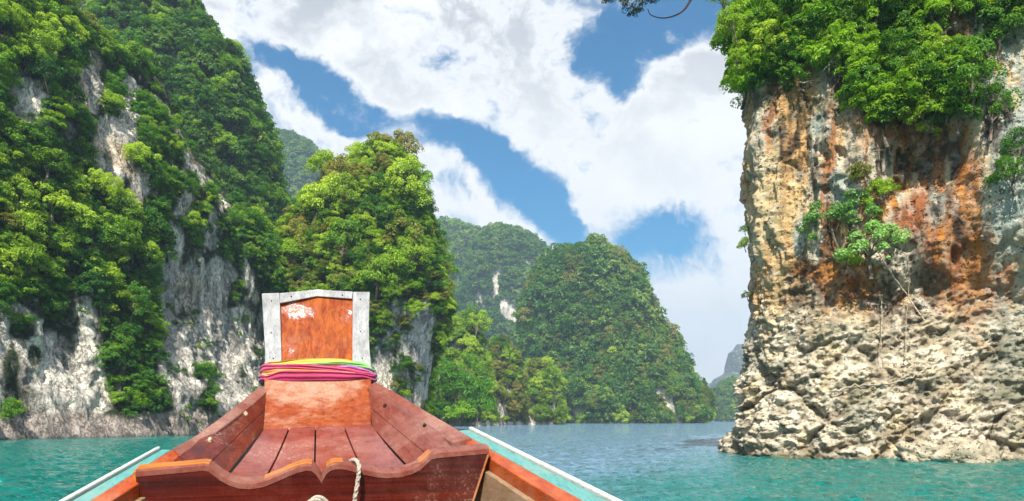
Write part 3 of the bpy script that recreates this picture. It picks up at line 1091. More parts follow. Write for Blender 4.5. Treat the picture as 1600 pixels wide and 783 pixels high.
# LOW KNOLLS on the left shore
LM_E = []
for (nm, Y, sil, lab, cnt, kd, sd, rock) in [
    ('wooded_knoll', 215, [(668, 640, 770), (620, 650, 762), (580, 660, 756), (540, 668, 748), (515, 680, 740), (503, 695, 728)], 'green wooded knoll on the shore right of the pinnacle', 520, ['yellow', 'mid'], 20, [(700, 655, 30, 5)]),
    ('wooded_knoll', 245, [(666, 735, 818), (620, 744, 815), (585, 752, 811), (560, 758, 806), (545, 766, 798), (537, 775, 790)], 'narrow wooded knoll, middle of the three on the shore', 360, ['olive', 'mid'], 22, [(780, 640, 14, 22), (800, 610, 6, 12)]),
    ('wooded_knoll', 265, [(665, 796, 880), (630, 806, 877), (605, 812, 873), (585, 820, 868), (572, 830, 858), (566, 838, 850)], 'small wooded knoll at the foot of the great hill', 340, ['olive', 'yellow', 'mid'], 24, [(866, 625, 9, 28), (830, 650, 8, 14)])]:
    V, N, AR, veg, px, py = tower(nm, Y, sil, .8, lab, nth=90, nz=70, amp=.08, seed=sd, base_band=1.1, rock=rock, rock_amt=-.05, mat=ROCK_L)
    p, nn, idx = pick_points(V, N, AR, veg * (V[:, 1] < Y + 4), cnt, .3)
    scatter('knoll_undergrowth', p, scl3(len(p), .9, 1.8), nn, kd, lab.replace('knoll', 'knoll slopes covered in shrubs', 1), 'undergrowth')
    wt = AR * veg * (V[:, 1] < Y) * (py < 655)
    cand = RNG.choice(len(V), 900, p=wt / wt.sum())
    size = 1.8 + 1.6 * RNG.random(900)
    pos = V[cand] + N[cand] * (size * .3)[:, None]
    for i in spaced(pos, size * 1.1, 13):
        key = random.choice(kd)
        x = px[cand[i]]
        y = py[cand[i]]
        where = 'near the top of' if y < sil[-1][0] + 35 else ('at the foot of' if y > 630 else 'halfway up')
        place_tree(key, pos[i], float(size[i]), f'{DESC[key]} {where} ' + {20: 'the knoll beside the pinnacle', 22: 'the narrow middle knoll', 24: 'the knoll under the great hill'}[sd],
                   'trees on the shore knolls')
# bright trees at the waterline in front of the first knoll
for j, (x, y, sz, Y, key, lb) in enumerate([(712, 606, 4.6, 196, 'vivid', 'brightest green bushy tree leaning over the water right of the pinnacle'), (690, 640, 3.6, 192, 'vivid', 'low bright green tree by the water, nearest the boat cap'),
                                            (745, 640, 4.0, 195, 'vivid', 'bright green spreading tree at the right end of the shore clump'), (735, 585, 3.2, 199, 'mid', 'fresh green tree behind the brightest shore tree'),
                                            (684, 590, 3.6, 197, 'vivid', 'bright green tree touching the pinnacle edge'), (718, 648, 3.0, 190, 'vivid', 'small bright green tree hanging over the shore rocks'),
                                            (668, 625, 3.2, 190, 'mid', 'green tree half hidden behind the pinnacle foot')]):
    place_tree(key, at(x, y, Y), sz, lb, 'bright trees on the near shore')

# DISTANT TOWERS at the end of the lake
V, N, AR, veg, px, py = tower('distant_blue_tower', 1500, [(656, 1108, 1260), (600, 1112, 1255), (592, 1116, 1250), (587, 1128, 1245), (582, 1133, 1240), (570, 1135, 1235), (552, 1139, 1230), (547, 1146, 1220), (538, 1152, 1200)], .7,
                              'hazy blue rock tower at the far end of the lake', nth=110, nz=80, amp=.03, seed=31, rock_amt=-.3)
V, N, AR, veg, px, py = tower('distant_pale_ridge', 2000, [(656, 950, 1400), (612, 1000, 1380), (604, 1040, 1360), (600, 1080, 1300)], .3,
                              'palest ridge on the horizon between the hills', nth=80, nz=40, amp=.03, seed=33, rock_amt=-.3)
V, N, AR, veg, px, py = tower('wooded_islet', 700, [(656, 1118, 1215), (640, 1120, 1213), (620, 1124, 1210), (605, 1130, 1205), (598, 1142, 1190)], .7,
                              'green wooded headland beside the right cliff, far off', nth=90, nz=60, amp=.06, seed=35, rock_amt=-.2, base_band=2)
p, nn, idx = pick_points(V, N, AR, veg * (V[:, 1] < 705), 900, .8)
scatter('islet_forest', p, scl3(len(p), 2.4, 4.4), nn, ['far', 'mid'], 'forest on the far headland beside the right cliff', 'forest')

# ------------------------------------------------------------------ RIGHT CLIFF
n_s, n_z = 640, 600
plan = [(36, 74, 0), (25, 62, 0), (18, 51, 0), (14.0, 44, 0), (11.8, 39.5, 0), (11.3, 37.4, 0), (12.2, 35.6, 0), (14.4, 34.2, 0), (17.2, 33.2, 0), (20.3, 32.2, 0), (24.3, 30.6, 0), (30, 27.5, 0), (38, 21, 0)]
P = np.array(plan, float)
seg = np.r_[0, np.cumsum(np.linalg.norm(np.diff(P[:, :2], axis=0), axis=1))]
dens_ = np.interp(np.linspace(0, seg[-1], 4000), seg, [.25, .4, .7, 1, 1.3, 1.3, 1.3, 1.3, 1.3, 1.0, .5, .25, .2])
cs = np.cumsum(dens_)
sval = np.interp(np.linspace(cs[0], cs[-1], n_s), cs, np.linspace(0, seg[-1], 4000))
fine, sf = poly_curve(plan, 1200)
C = np.stack([np.interp(sval, sf, fine[:, k]) for k in range(3)], 1)
tan = np.gradient(C[:, :2], axis=0)
tan /= np.linalg.norm(tan, axis=1, keepdims=True)
outw = np.stack([tan[:, 1], -tan[:, 0]], 1)        # towards the viewer
zt = 24.5
zs = np.concatenate([np.linspace(-1.2, 20.5, 550), np.linspace(20.7, zt, 50)])
SI, ZI = np.meshgrid(np.arange(n_s), np.arange(n_z), indexing='ij')
SI, ZI = SI.ravel(), ZI.ravel()
Z = zs[ZI]
X0, Y0 = C[SI, 0], C[SI, 1]
frontness = sstep(sval[SI], seg[4] - 1, seg[6] + 1)
sv = sval[SI]
off = 2.3 * (1 - sstep(Z, -1.5, 6.5)) - 0.55 * np.exp(-((Z - 6.9) / 1.1) ** 2) * sstep(sv, seg[6], seg[8]) + .35 * sstep(Z, 8, 11) - 1.3 * sstep(Z, 11, 20)
off = off * (0.25 + .75 * frontness)
off += .35 * np.exp(-((Z - .2) / 1.2) ** 2) * np.exp(-((sv - seg[4]) / 2.2) ** 2)
off -= 2.0 * sstep(Z, 21.5, 24.5)
B0 = np.stack([X0, Y0, Z], 1)
off += .7 * fbm(B0 * np.array([.16, .16, .12]), 3, 101) * (.35 + .65 * frontness)
off -= 1.9 * np.exp(-((X0 - 17.2) / 1.5) ** 2 - ((Z - 12.6) / 2.0) ** 2) + 1.0 * np.exp(-((X0 - 15.4) / 1.6) ** 2 - ((Z - 7.2) / 1.0) ** 2) + .8 * np.exp(-((X0 - 12.6) / .5) ** 2 - ((Z - 12.0) / 2.6) ** 2)
fl = fbm(B0 * np.array([.75, .75, .10]) + .5 * fbm(B0 * .5, 3, 140)[:, None], 4, 102, ridge=True)          # vertical flutes
lowm = 1 - sstep(Z + 3.0 * fbm(B0 * .35, 4, 104), 3.6, 9.0)
off += (1 - lowm) * (fl * .55 + fbm(B0 * np.array([2.2, 2.2, .5]), 4, 105) * .22)
dg = np.stack([X0 * .8 + Z * .55, Y0 * .8, Z * .8 - X0 * .55], 1)     # slanting beds in the lower rock
W3 = np.stack([fbm(dg * .7, 4, 106), fbm(dg * .7, 4, 107), fbm(dg * .7, 4, 108)], 1)
dgw = dg + .45 * W3
w1, w2 = worley(dgw * np.array([.36, .36, .62]), 110)
w3, w4 = worley((dg + .5 * W3) * np.array([1.1, 1.1, 1.5]), 111)
w5, w6 = worley((B0 + .22 * W3) * 3.9, 112)
rough_l = fbm(dg * np.array([.9, .9, 2.1]) + W3, 6, 115, .62, ridge=True)
off += lowm * ((.5 - w1) * .62 + (.5 - w3) * .34 + (.45 - w5) * .30 + rough_l * .36)
crk = 1 - sstep(w2 - w1, 0.0, .16)
off -= lowm * .42 * crk * sstep(fbm(B0 * .8, 3, 116), -.25, .15)
bl_ = fbm(B0 * np.array([.9, .9, .45]) + W3 * .6, 6, 117, .6, ridge=True)
off += (1 - lowm) * (bl_ * .16 + (.45 - w5) * .06)
off -= (1 - lowm) * .40 * sstep(fbm(B0 * np.array([.5, .5, .3]) + W3 * .3, 4, 118), .18, .36)
off += fbm(B0 * 3.2, 5, 114, .65) * (.13 + .12 * lowm)
V = B0.copy()
V[:, 0] += outw[SI, 0] * off
V[:, 1] += outw[SI, 1] * off
Q = grid_quads(n_s, n_z)
N, AR = grid_normals(V, n_s, n_z)
if np.mean(N[:, 0] * outw[SI, 0] + N[:, 1] * outw[SI, 1]) < 0:
    Q = Q[:, ::-1].copy()
    N = -N
px, py = bearing(V)
wx, wy = fbm(V * .7, 4, 121) * 26, fbm(V * np.array([.7, .7, .5]), 4, 122) * 26
X, Y_ = px + wx, py + wy
col = np.tile(np.array([.60, .48, .29]), (len(V), 1))


def blend(c, f):
    global col
    f = np.clip(f, 0, 1)[:, None]
    col = col * (1 - f) + np.array(c)[None] * f


stA = fbm(V * np.array([1.6, 1.6, .10]), 5, 123)
stB = fbm(V * np.array([.8, .8, .08]), 4, 124)
stC = fbm(V * np.array([3.4, 3.4, .35]), 4, 125)
mid_ = 1 - sstep(Y_, 455, 520)
blend((.52, .46, .35), sstep(stB, -.05, .25) * .8)
blend((.44, .43, .36), sstep(stA, .16, .36) * mid_ * .7)
blend((.60, .30, .08), sstep(-stB, .04, .22) * mid_ * sstep(px, 1140, 1190) * .75)
blend((.36, .12, .025), sstep(-stA, .10, .26) * mid_ * .85)
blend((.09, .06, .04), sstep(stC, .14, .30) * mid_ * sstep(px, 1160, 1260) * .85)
blend((.64, .47, .22), ell(X, Y_, [(1200, 330, 36, 110), (1225, 440, 30, 40), (1250, 330, 22, 60)]) * .6)
blend((.30, .09, .022), ell(X, Y_, [(1512, 410, 48, 92), (1480, 380, 38, 60), (1415, 200, 90, 46), (1515, 285, 26, 62), (1300, 430, 62, 20), (1345, 445, 40, 14), (1545, 500, 40, 40), (1430, 330, 30, 50)]) * sstep(stA, -.28, .02) * .95)
blend((.52, .20, .035), ell(X, Y_, [(1522, 440, 26, 100), (1512, 240, 14, 100), (1470, 330, 16, 80), (1385, 330, 14, 60), (1290, 420, 26, 16), (1230, 200, 10, 50)]) * sstep(stC, -.2, .12) * .9)
blend((.36, .41, .35), ell(X, Y_, [(1585, 280, 55, 260), (1560, 90, 40, 110), (1462, 300, 24, 44), (1290, 195, 26, 32), (1320, 300, 22, 46), (1255, 360, 14, 40), (1590, 520, 40, 70)]) * sstep(stC, -.30, .0) * .9)
blend((.27, .28, .21), ell(X, Y_, [(1435, 600, 26, 50), (1372, 610, 18, 30), (1305, 615, 16, 18), (1590, 620, 30, 90)]) * .6)
blend((.035, .022, .016), ell(X, Y_, [(1470, 235, 40, 74), (1430, 205, 60, 30), (1550, 190, 26, 70), (1320, 178, 40, 16), (1462, 300, 14, 46), (1240, 215, 12, 46), (1400, 250, 40, 22), (1490, 330, 12, 40)]) * sstep(stC, -.2, .1) * .9)  # near-black shade of the hollows painted into the tint
blend((.13, .085, .05), ell(X, Y_, [(1400, 468, 110, 40), (1260, 470, 40, 34), (1445, 215, 60, 46), (1440, 250, 36, 60), (1430, 440, 50, 50), (1225, 210, 14, 50)]) * sstep(stC, -.3, .15) * .9)  # brown shade under the overhang painted into the tint
low = sstep(Y_, 470, 540)
blend((.74, .65, .49), low * sstep(fbm(V * .9, 4, 127), -.35, .0) * (1 - ell(X, Y_, [(1435, 600, 26, 50), (1590, 620, 40, 100)]) * .7) * .9)
pock = sstep(w5, .54, .72) * sstep(fbm(V * 1.2, 3, 128), -.15, .15) * sstep(px, 1700, 1150)
blend((.13, .10, .06), pock * sstep(Y_, 380, 450) * .7)  # shade of pocks and, below, cracks painted into the tint
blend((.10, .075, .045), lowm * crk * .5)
blend((.26, .20, .12), low * sstep(fbm(dg * np.array([.9, .9, 2.4]) + W3, 5, 133, .6), .05, .25) * .6)
blend((.16, .17, .11), low * sstep(fbm(V * .7, 4, 134), .12, .3) * .6)
blend((.14, .12, .06), (1 - sstep(V[:, 2], .02, .32)) * .85)
blend(tuple(MOSS), sstep(V[:, 2], 13.8, 16) * sstep(fbm(V * .6, 3, 129), -.2, .1) * (px < 1530) * .7)
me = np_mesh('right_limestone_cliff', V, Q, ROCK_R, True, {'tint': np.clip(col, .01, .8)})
tag(obj_from('right_limestone_cliff', me), 'rust-stained cream limestone cliff rising from the water at right', 'cliff', kind='structure')
RV, RN = V, N

# hanging growth of the right cliff
TOPB = [(1100, 60), (1150, 120), (1190, 150), (1215, 130), (1260, 120), (1300, 105), (1340, 150), (1380, 175), (1420, 165), (1450, 170), (1480, 200), (1520, 165), (1560, 60), (1610, 20)]
bx = np.interp(px, [a for a, b in TOPB], [b for a, b in TOPB])
gaps = ell(px + wx, py + wy, [(1500, 40, 36, 60), (1350, 60, 26, 36), (1320, 35, 18, 26), (1470, 90, 24, 40), (1260, 90, 18, 18), (1560, 100, 60, 90)])
vegR = sstep(bx + wy * 1.3 - py, -10, 14) * (px > 1100) * (px < 1640) * (1 - .93 * gaps)
p, nn, idx = pick_points(V, N, AR, vegR * (Z < 20.5) * sstep(fbm(V * .55, 3, 131), -.28, .05), 620, .25)
scatter('hanging_creepers', p, scl3(len(p), .30, .72, (.9, 1.6)), nn, ['vivid', 'vivid', 'mid', 'dark'], 'vivid green creepers hanging from the top of the right cliff', 'creepers')
p, nn, idx = pick_points(V, N, AR, (Z > 19.5) * (Y0 < 60) * sstep(fbm(V * .4, 3, 136), -.5, -.1), 420, .3)
scatter('clifftop_thicket', p, scl3(len(p), .6, 1.5), nn, ['mid', 'dark', 'vivid'], 'green thicket along the very top of the right cliff', 'undergrowth')
p, nn, idx = pick_points(V, N, AR, vegR * (Z < 20.5), 260, .1)
scatter('cliff_ivy', p, scl3(len(p), .35, .7, (.9, 1.6)), nn, ['ivy', 'dark'], 'dark ivy behind the bright creepers at the top of the right cliff', 'creepers')
LM_R = [(1165, 60, 'at the top left edge of the right cliff'), (1230, 60, 'high on the right cliff beside its left edge'), (1200, 130, 'at the lower fringe near the left edge'), (1300, 40, 'beside the dark hollow at the cliff top'),
        (1320, 130, 'over the pale dead twigs'), (1400, 60, 'in the bright central clump of the cliff top'), (1380, 150, 'under the bright central clump'), (1450, 40, 'at the right of the central clump'),
        (1450, 170, 'on the low right fringe above the rust stain'), (1510, 110, 'in the shaded upper right growth')]
wt = AR * vegR * (Z < 19.5)
cand = RNG.choice(len(V), 1500, p=wt / wt.sum())
size = .55 + .55 * RNG.random(1500)
pos = V[cand] + N[cand] * (size * .55)[:, None]
for i in spaced(pos, size * 1.25, 46):
    key = random.choices(['vivid', 'mid', 'yellow'], [6, 2, 1.2])[0]
    if px[cand[i]] > 1480:
        key = 'dark'
    place_tree(key, pos[i], float(size[i]), f'{DESC[key].replace("tree", "bush")} {landmark(px[cand[i]], py[cand[i]], LM_R)}', 'bushes hanging on the right cliff', 'bush', 'cliff_bush', zs=1.1)


def on_right(x, y, lift=.4):
    i = np.argmin((px - x) ** 2 + (py - y) ** 2 + 1e6 * (N[:, 1] > 0.2))
    return V[i] + N[i] * lift


for (x, y, sz, key, lb) in [(1345, 385, 1.15, 'pale', 'large pale mint-green shrub growing from the middle of the right cliff'), (1300, 368, .95, 'pale', 'left lobe of the pale shrub cluster on the right cliff'),
                            (1330, 335, .9, 'pale', 'upper part of the pale shrub cluster on the right cliff'), (1362, 300, .62, 'mid', 'small green shrub above the pale shrub cluster'), (1350, 268, .5, 'olive', 'thin olive shrub at the foot of the brown overhang'),
                            (1390, 300, .5, 'mid', 'small shrub right of the pale cluster'), (1330, 408, .5, 'mid', 'darker shrub under the pale cluster'), (1166, 385, .32, 'mid', 'small green tuft on the left edge of the right cliff'), (1162, 360, .26, 'mid', 'tiny tuft above the edge tuft'),
                            (1160, 460, .26, 'olive', 'tiny olive tuft low on the left edge'), (1590, 280, .8, 'dark', 'dark bush hanging on the far right rock'), (1560, 190, .9, 'dark', 'shaded dark bush in the upper right'),
                            (1535, 140, 1.0, 'dark', 'dark bush above the rust streak'), (1585, 250, .6, 'dark', 'smaller dark bush at the right border'), (1455, 175, .8, 'yellow', 'yellow-green bush poking out over the brown hollow'),
                            (1480, 160, .7, 'yellow', 'yellow-green sprig right of the brown hollow'), (1440, 205, .5, 'yellow', 'hanging yellow-green sprig over the brown hollow')]:
    place_tree(key, on_right(x, y, sz * .5), sz, lb, None, 'bush', 'cliff_bush')
# overhanging growth against the sky at the left edge
for (x, y, sz, Y, lb) in [(1128, 12, .75, 35, 'dark leafy bush jutting into the sky at the top left edge of the right cliff'), (1150, 45, .6, 34.5, 'leafy bush just under the jutting one'),
                          (1135, 52, .34, 35, 'small hanging spray against the sky'), (1150, 95, .4, 34.5, 'leafy spray on the cliff edge below the jutting bush')]:
    place_tree('mid', at(x, y, Y), sz, lb, None, 'bush', 'cliff_bush')

# dead limbs, roots and lianas on the right cliff
def limb(name, pts, r0, r1, label, cat, mat, lift=.25, wig=.08, twigs=0):
    P3 = [Vector(on_right(x, y, lift)) for x, y in pts]
    ym = sorted(p_.y for p_ in P3)[len(P3) // 2]
    P3 = [Vector(at(x, y, min(p_.y, ym + .8) if abs(p_.y - ym) > .8 else p_.y)) for (x, y), p_ in zip(pts, P3)]
    P3 = [Vector(x) for x in smooth_path(P3, 5)]
    P3 = [x + Vector((random.gauss(0, wig * .3), random.gauss(0, wig * .3), random.gauss(0, wig * .3))) for x in P3]
    rr = [r0 + (r1 - r0) * i / (len(P3) - 1) for i in range(len(P3))]
    root = empty(name, tuple(P3[0]))
    tag(root, label, cat)
    v, f = tube_rings([x - P3[0] for x in P3], rr, 6)
    mesh_obj('stem', v, f, mat, root, True)
    for k in range(twigs):
        i = random.randrange(1, len(P3) - 1)
        d = Vector((random.gauss(0, 1), random.gauss(-.5, .4), random.gauss(-.3, .8))).normalized()
        L = random.uniform(.3, .9)
        b = P3[i] - P3[0]
        v, f = tube_rings([b, b + d * L * .5 + Vector((0, 0, .03)), b + d * L], [rr[i] * .6, rr[i] * .4, rr[i] * .15], 5)
        mesh_obj('twig', v, f, mat, root, True)
    return root


limb('dead_branch', [(1374, 396), (1395, 430), (1420, 465), (1445, 500), (1470, 525)], .045, .02, 'long pale dead branch slanting down the middle of the right cliff', 'branch', BARK_PALE, .55, .05, 4)
limb('root', [(1300, 612), (1330, 604), (1360, 602), (1390, 598), (1425, 590), (1450, 575), (1470, 560)], .06, .03, 'pale root running level across the lower right cliff', 'root', BARK_PALE, .12, .10, 0)
limb('root', [(1380, 600), (1388, 640), (1396, 690), (1402, 715)], .07, .05, 'knotted root reaching down into the water', 'root', BARK_PALE, .12, .12, 0)
limb('liana', [(1378, 460), (1378, 500), (1376, 540), (1380, 575)], .018, .014, 'thin pale liana hanging over the lower rocks, left one', 'liana', BARK_PALE, .6, .05)
limb('liana', [(1418, 400), (1420, 450), (1416, 500), (1415, 560)], .018, .014, 'thin pale liana hanging by the dead branch', 'liana', BARK_PALE, .6, .05)
limb('dead_twigs', [(1285, 110), (1305, 90), (1315, 60), (1322, 35)], .035, .012, 'pale dead twigs among the creepers at the top', 'branch', BARK_PALE, .8, .1, 9)
limb('dead_twigs', [(1250, 130), (1285, 125), (1320, 120)], .03, .01, 'level tangle of dry twigs under the creepers', 'branch', BARK_PALE, .7, .1, 8)
limb('dead_twigs', [(1360, 230), (1352, 248), (1345, 262)], .03, .01, 'short bare twig over the grey patch', 'branch', BARK_PALE, .6, .1, 4)

# branch of a tree above reaching out over the sky
root = empty('overhanging_branch', tuple(at(1190, -150, 30)))
tag(root, 'dark drooping branch with fine leaves hanging into the sky at the top', 'branch')
o0 = np.array(root.location)
bp = smooth_path([np.array([13.6, 36.0, 21.5]) - o0, np.array([11.6, 33.0, 22.2]) - o0, at(1190, -150, 30) - o0, at(1120, -60, 28.5) - o0, at(1083, -6, 27.5) - o0, at(1066, 18, 27) - o0, at(1040, 28, 26.8) - o0, at(1018, 24, 26.6) - o0, at(1012, 14, 26.5) - o0], 5)
v, f = tube_rings(bp, [.014 + .13 * (1 - i / (len(bp) - 1)) ** 2 for i in range(len(bp))], 6)
mesh_obj('bough', v, f, BARK_DARK, root, True)
bp = smooth_path([at(1120, -60, 28.5) - o0, at(1050, -60, 27.5) - o0, at(1000, -20, 27) - o0, at(975, 10, 27) - o0], 5)
v, f = tube_rings(bp, [.06 - .045 * i / (len(bp) - 1) for i in range(len(bp))], 6)
mesh_obj('bough', v, f, BARK_DARK, root, True)
for (x, y, Y_b, sz) in [(1150, -110, 29.5, .5), (1175, -160, 30, .6), (1105, -75, 28.5, .4), (1060, -80, 28, .4), (1215, -190, 31.5, .8)]:
    Vv, Qq, Cc = leaf_cloud(14, 900, sz, sz * .4, .09, 1.0, int(x), .3, .35, 1.0)
    Vv = Vv + (at(x, y, Y_b) - o0)
    obj_from('leaf_spray', np_mesh('leaf_spray', Vv, Qq, L_SIL, False), root)
for (x, y, sz) in [(988, 8, .42), (1002, -4, .4), (972, -4, .36), (992, 20, .26), (1012, 2, .3), (955, -2, .26), (1046, -6, .24)]:
    Vv, Qq, Cc = leaf_cloud(12, 620, sz, sz * .4, .075, 1.0, int(x), .3, .3, 1.0)
    Vv = Vv + (at(x, y, 27) - o0)
    me = np_mesh('leaf_spray', Vv, Qq, L_SIL, False)
    obj_from('leaf_spray', me, root)

# ------------------------------------------------------------------ boulders at the foot of the cliffs
def boulder(loc, r, label, seed, mat=ROCK_R, c=(.5, .43, .30)):
    bmh = bmesh.new()
    bmesh.ops.create_icosphere(bmh, subdivisions=4, radius=1.0)
    Vb = np.array([v.co[:] for v in bmh.verts], np.float32)
    Fb = np.array([[v.index for v in f.verts] for f in bmh.faces])
    bmh.free()
    wa, wb_ = worley(Vb * 1.5 + seed, seed)
    n = fbm(Vb * 1.1 + seed, 5, seed) * .6 + (wa - .5) * -.5 + fbm(Vb * 3 + seed, 5, seed + 4, .65, ridge=True) * .22
    Vb = Vb * (1 + n)[:, None] * np.array(r)
    t = np.tile(np.array(c), (len(Vb), 1)) * (1 + .5 * fbm(Vb * 3, 3, 9))[:, None]
    me_ = np_mesh('shore_boulder', Vb, Fb, mat, True, {'tint': np.clip(t, 0.02, .8)})
    o = obj_from('shore_boulder', me_)
    o.location = loc
    tag(o, label, 'boulder')


b0 = at(1146, 704, 38.5)
boulder((b0[0], 38.8, .35), (.45, .7, .55), 'low rounded boulder in the water at the left foot of the right cliff', 5)
b0 = at(1520, 690, 29.6)
boulder((b0[0], 30.1, .2), (1.0, .8, .65), 'broad pale boulder at the waterline under the slanting slabs', 8)
b0 = at(1440, 705, 30.2)
boulder((b0[0], 30.4, .25), (.8, .6, .55), 'small tan boulder beside the knotted root', 9)

# ------------------------------------------------------------------ water
m, k, o = new_mat('lake_water')
g = k.new('ShaderNodeNewGeometry').outputs['Position']
f0, _ = k.noise(k.vmath('MULTIPLY', g, (0.85, 1.0, 1.0)), 2.6, 5, 0.6, .5)
f1, _ = k.noise(k.vmath('MULTIPLY', g, (0.7, 1.1, 1.0)), 0.75, 3, 0.5, .2)
f2, _ = k.noise(g, 9.0, 3, 0.6, .3)
big, bigc = k.noise(g, 0.07, 4, 0.6)
h = k.math('ADD', k.math('ADD', k.math('MULTIPLY', f1, .9), k.math('MULTIPLY', f0, 0.75)), k.math('MULTIPLY', f2, .07))
nb = bump(k, h, 1.0, 0.55)
# milky turquoise over the shallows along the cliffs, open channel lightened blue-grey, sky reflection put into its colour
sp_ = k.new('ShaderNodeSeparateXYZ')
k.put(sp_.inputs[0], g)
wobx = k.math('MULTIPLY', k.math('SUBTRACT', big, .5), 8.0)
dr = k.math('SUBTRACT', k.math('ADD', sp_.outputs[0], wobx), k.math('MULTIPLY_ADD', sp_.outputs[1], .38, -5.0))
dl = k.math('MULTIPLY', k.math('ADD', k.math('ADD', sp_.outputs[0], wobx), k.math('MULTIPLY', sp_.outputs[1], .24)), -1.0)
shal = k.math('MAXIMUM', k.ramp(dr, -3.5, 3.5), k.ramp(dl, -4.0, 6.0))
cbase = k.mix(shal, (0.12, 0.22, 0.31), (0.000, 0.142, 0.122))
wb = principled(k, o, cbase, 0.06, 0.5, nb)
wb.inputs['IOR'].default_value = 1.33
WATER = m
an_ = np.concatenate([np.linspace(-180, -44, 30, endpoint=False), np.linspace(-44, 44, 520), np.linspace(44, 180, 31)[1:-1]]) * math.pi / 180
ra_ = np.concatenate([[0.3, 1, 2], np.exp(np.linspace(math.log(3), math.log(120), 460)), np.exp(np.linspace(math.log(123), math.log(2250), 70))])
AN_, RA_ = np.meshgrid(an_, ra_, indexing='ij')
AN_, RA_ = AN_.ravel(), RA_.ravel()
LKV = np.stack([np.sin(AN_) * RA_, np.cos(AN_) * RA_, np.zeros_like(RA_)], 1)
PW_ = LKV + np.stack([fbm(LKV * .5, 2, 201), fbm(LKV * .5, 2, 202), np.zeros_like(RA_)], 1) * .5
hgt = .075 * fbm(PW_ * np.array([.35, .55, 0]), 2, 203) + .070 * fbm(PW_ * np.array([1.3, 1.9, 0]), 3, 204, .6, ridge=True) + .03 * fbm(PW_ * np.array([3.2, 4.5, 0]), 2, 205)
LKV[:, 2] = hgt * (1 - sstep(RA_, 60, 115)) * sstep(RA_, 1, 4) * (np.abs(AN_) < .78)
LKQ = grid_quads(len(an_), len(ra_), True)[:, ::-1].copy()
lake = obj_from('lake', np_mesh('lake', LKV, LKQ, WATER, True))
tag(lake, 'rippled turquoise lake water', 'water', kind='structure')

# ------------------------------------------------------------------ the longtail boat
YAW = math.atan(300 / 1244.0)
CA, SA = math.cos(YAW), math.sin(YAW)


def B(px_, py_, v):
    """photo measure at distance v along the boat's axis -> boat coordinates"""
    dx, dz = (px_ - 800) / F, (HORY - py_) / F
    t = v / (-dx * SA + CA)
    return Vector((t * (dx * CA + SA), v, t * dz + EYE))


boat = empty('longtail_boat', (0, 0, 0), YAW)
tag(boat, 'varnished wooden longtail boat whose tall prow points at the pinnacle', 'boat')
PK = [B(468, 486, 3.2), B(470, 492, 3.2), B(545, 490, 3.2), B(455, 545, 3.2)]
W_POST = wood_mat('orange_panel_wood', (0.1700, 0.0221, 0.0051), (0.3910, 0.0935, 0.0136), (0.3910, 0.2380, 0.1700), .2, 'Z', .6, 0, .2,
                  peel=[(PK[0].x, PK[0].y, PK[0].z, .052, .030, .62), (PK[1].x, PK[1].y, PK[1].z, .10, .06, .98), (PK[2].x, PK[2].y, PK[2].z, .05, .08, 1.02), (PK[3].x, PK[3].y, PK[3].z, .06, .06, 1.02)])
W_STEM = wood_mat('worn_stem_wood', (0.17, 0.024, 0.006), (0.30, 0.070, 0.018), (0.40, 0.24, 0.16), .7, 'Z', .42, 1.0, 1.1)
W_PINK = wood_mat('pink_sheen_varnish', (0.125, 0.013, 0.007), (0.215, 0.036, 0.022), (0.26, 0.095, 0.078), .6, 'Y', .26, 2.2, .7)  # pinkish sky sheen of the floor put into the colour, besides scuffs
W_CAP = wood_mat('dusty_cap_wood', (0.1550, 0.0372, 0.0236), (0.2170, 0.0713, 0.0496), (0.2728, 0.1488, 0.1178), .7, 'Y', .45, .5, .6)
W_DARK = wood_mat('dark_red_varnish', (0.024, 0.002, 0.001), (0.088, 0.008, 0.003), (0.20, 0.085, 0.06), .15, 'X', .22, 2.0, .6)
W_BOARD = wood_mat('red_inner_board', (0.050, 0.004, 0.002), (0.135, 0.014, 0.003), (0.20, 0.08, 0.055), .10, 'Y', .35, 1.2, .7)  # dark red, with the left board's shade put into the colour
W_BOARD_LIT = wood_mat('sunlit_inner_board', (0.1240, 0.0223, 0.0136), (0.1922, 0.0558, 0.0384), (0.2480, 0.1240, 0.1023), .5, 'Y', .35, .6, .9)  # the sunlit right board, its light put into the colour
W_ORANGE = wood_mat('orange_rail_paint', (0.26, 0.034, 0.006), (0.42, 0.075, 0.012), (0.40, 0.22, 0.13), .3, 'Y', .40, .3, .2)
W_EDGE = wood_mat('orange_edge_wood', (0.325, 0.084, 0.011), (0.437, 0.168, 0.028), (0.370, 0.202, 0.157), .45, 'X', .35, .4, .2)
W_TAN = wood_mat('bare_plank_wood', (0.189, 0.100, 0.047), (0.273, 0.168, 0.095), (0.326, 0.252, 0.168), .5, 'Y', .65, 0, .3)
P_WHITE = wood_mat('old_white_paint', (0.2576, 0.2622, 0.2668), (0.3956, 0.3956, 0.3956), (0.1748, 0.1748, 0.1656), .7, 'Z', .6, 0, 0)
P_TEAL = wood_mat('turquoise_paint', (0.0688, 0.2416, 0.2240), (0.1040, 0.2936, 0.2680), (0.2376, 0.2848, 0.2512), .4, 'Y', .4, .2, .3)
P_CREAM = wood_mat('pale_strip_paint', (0.422, 0.462, 0.422), (0.503, 0.530, 0.490), (0.340, 0.306, 0.245), .5, 'Y', .5, 0, .2)
HOLE = simple_mat('plug_dark', (0.03, 0.012, 0.008), .8, 40, .4)
PLUG = simple_mat('plug_wood', (0.55, 0.40, 0.26), .7, 60, .5)


def bev(o, w_=.003, seg_=2):
    b = o.modifiers.new('bevel', 'BEVEL')
    b.width = w_
    b.segments = seg_
    b.limit_method = 'ANGLE'
    b.angle_limit = math.radians(40)
    return o


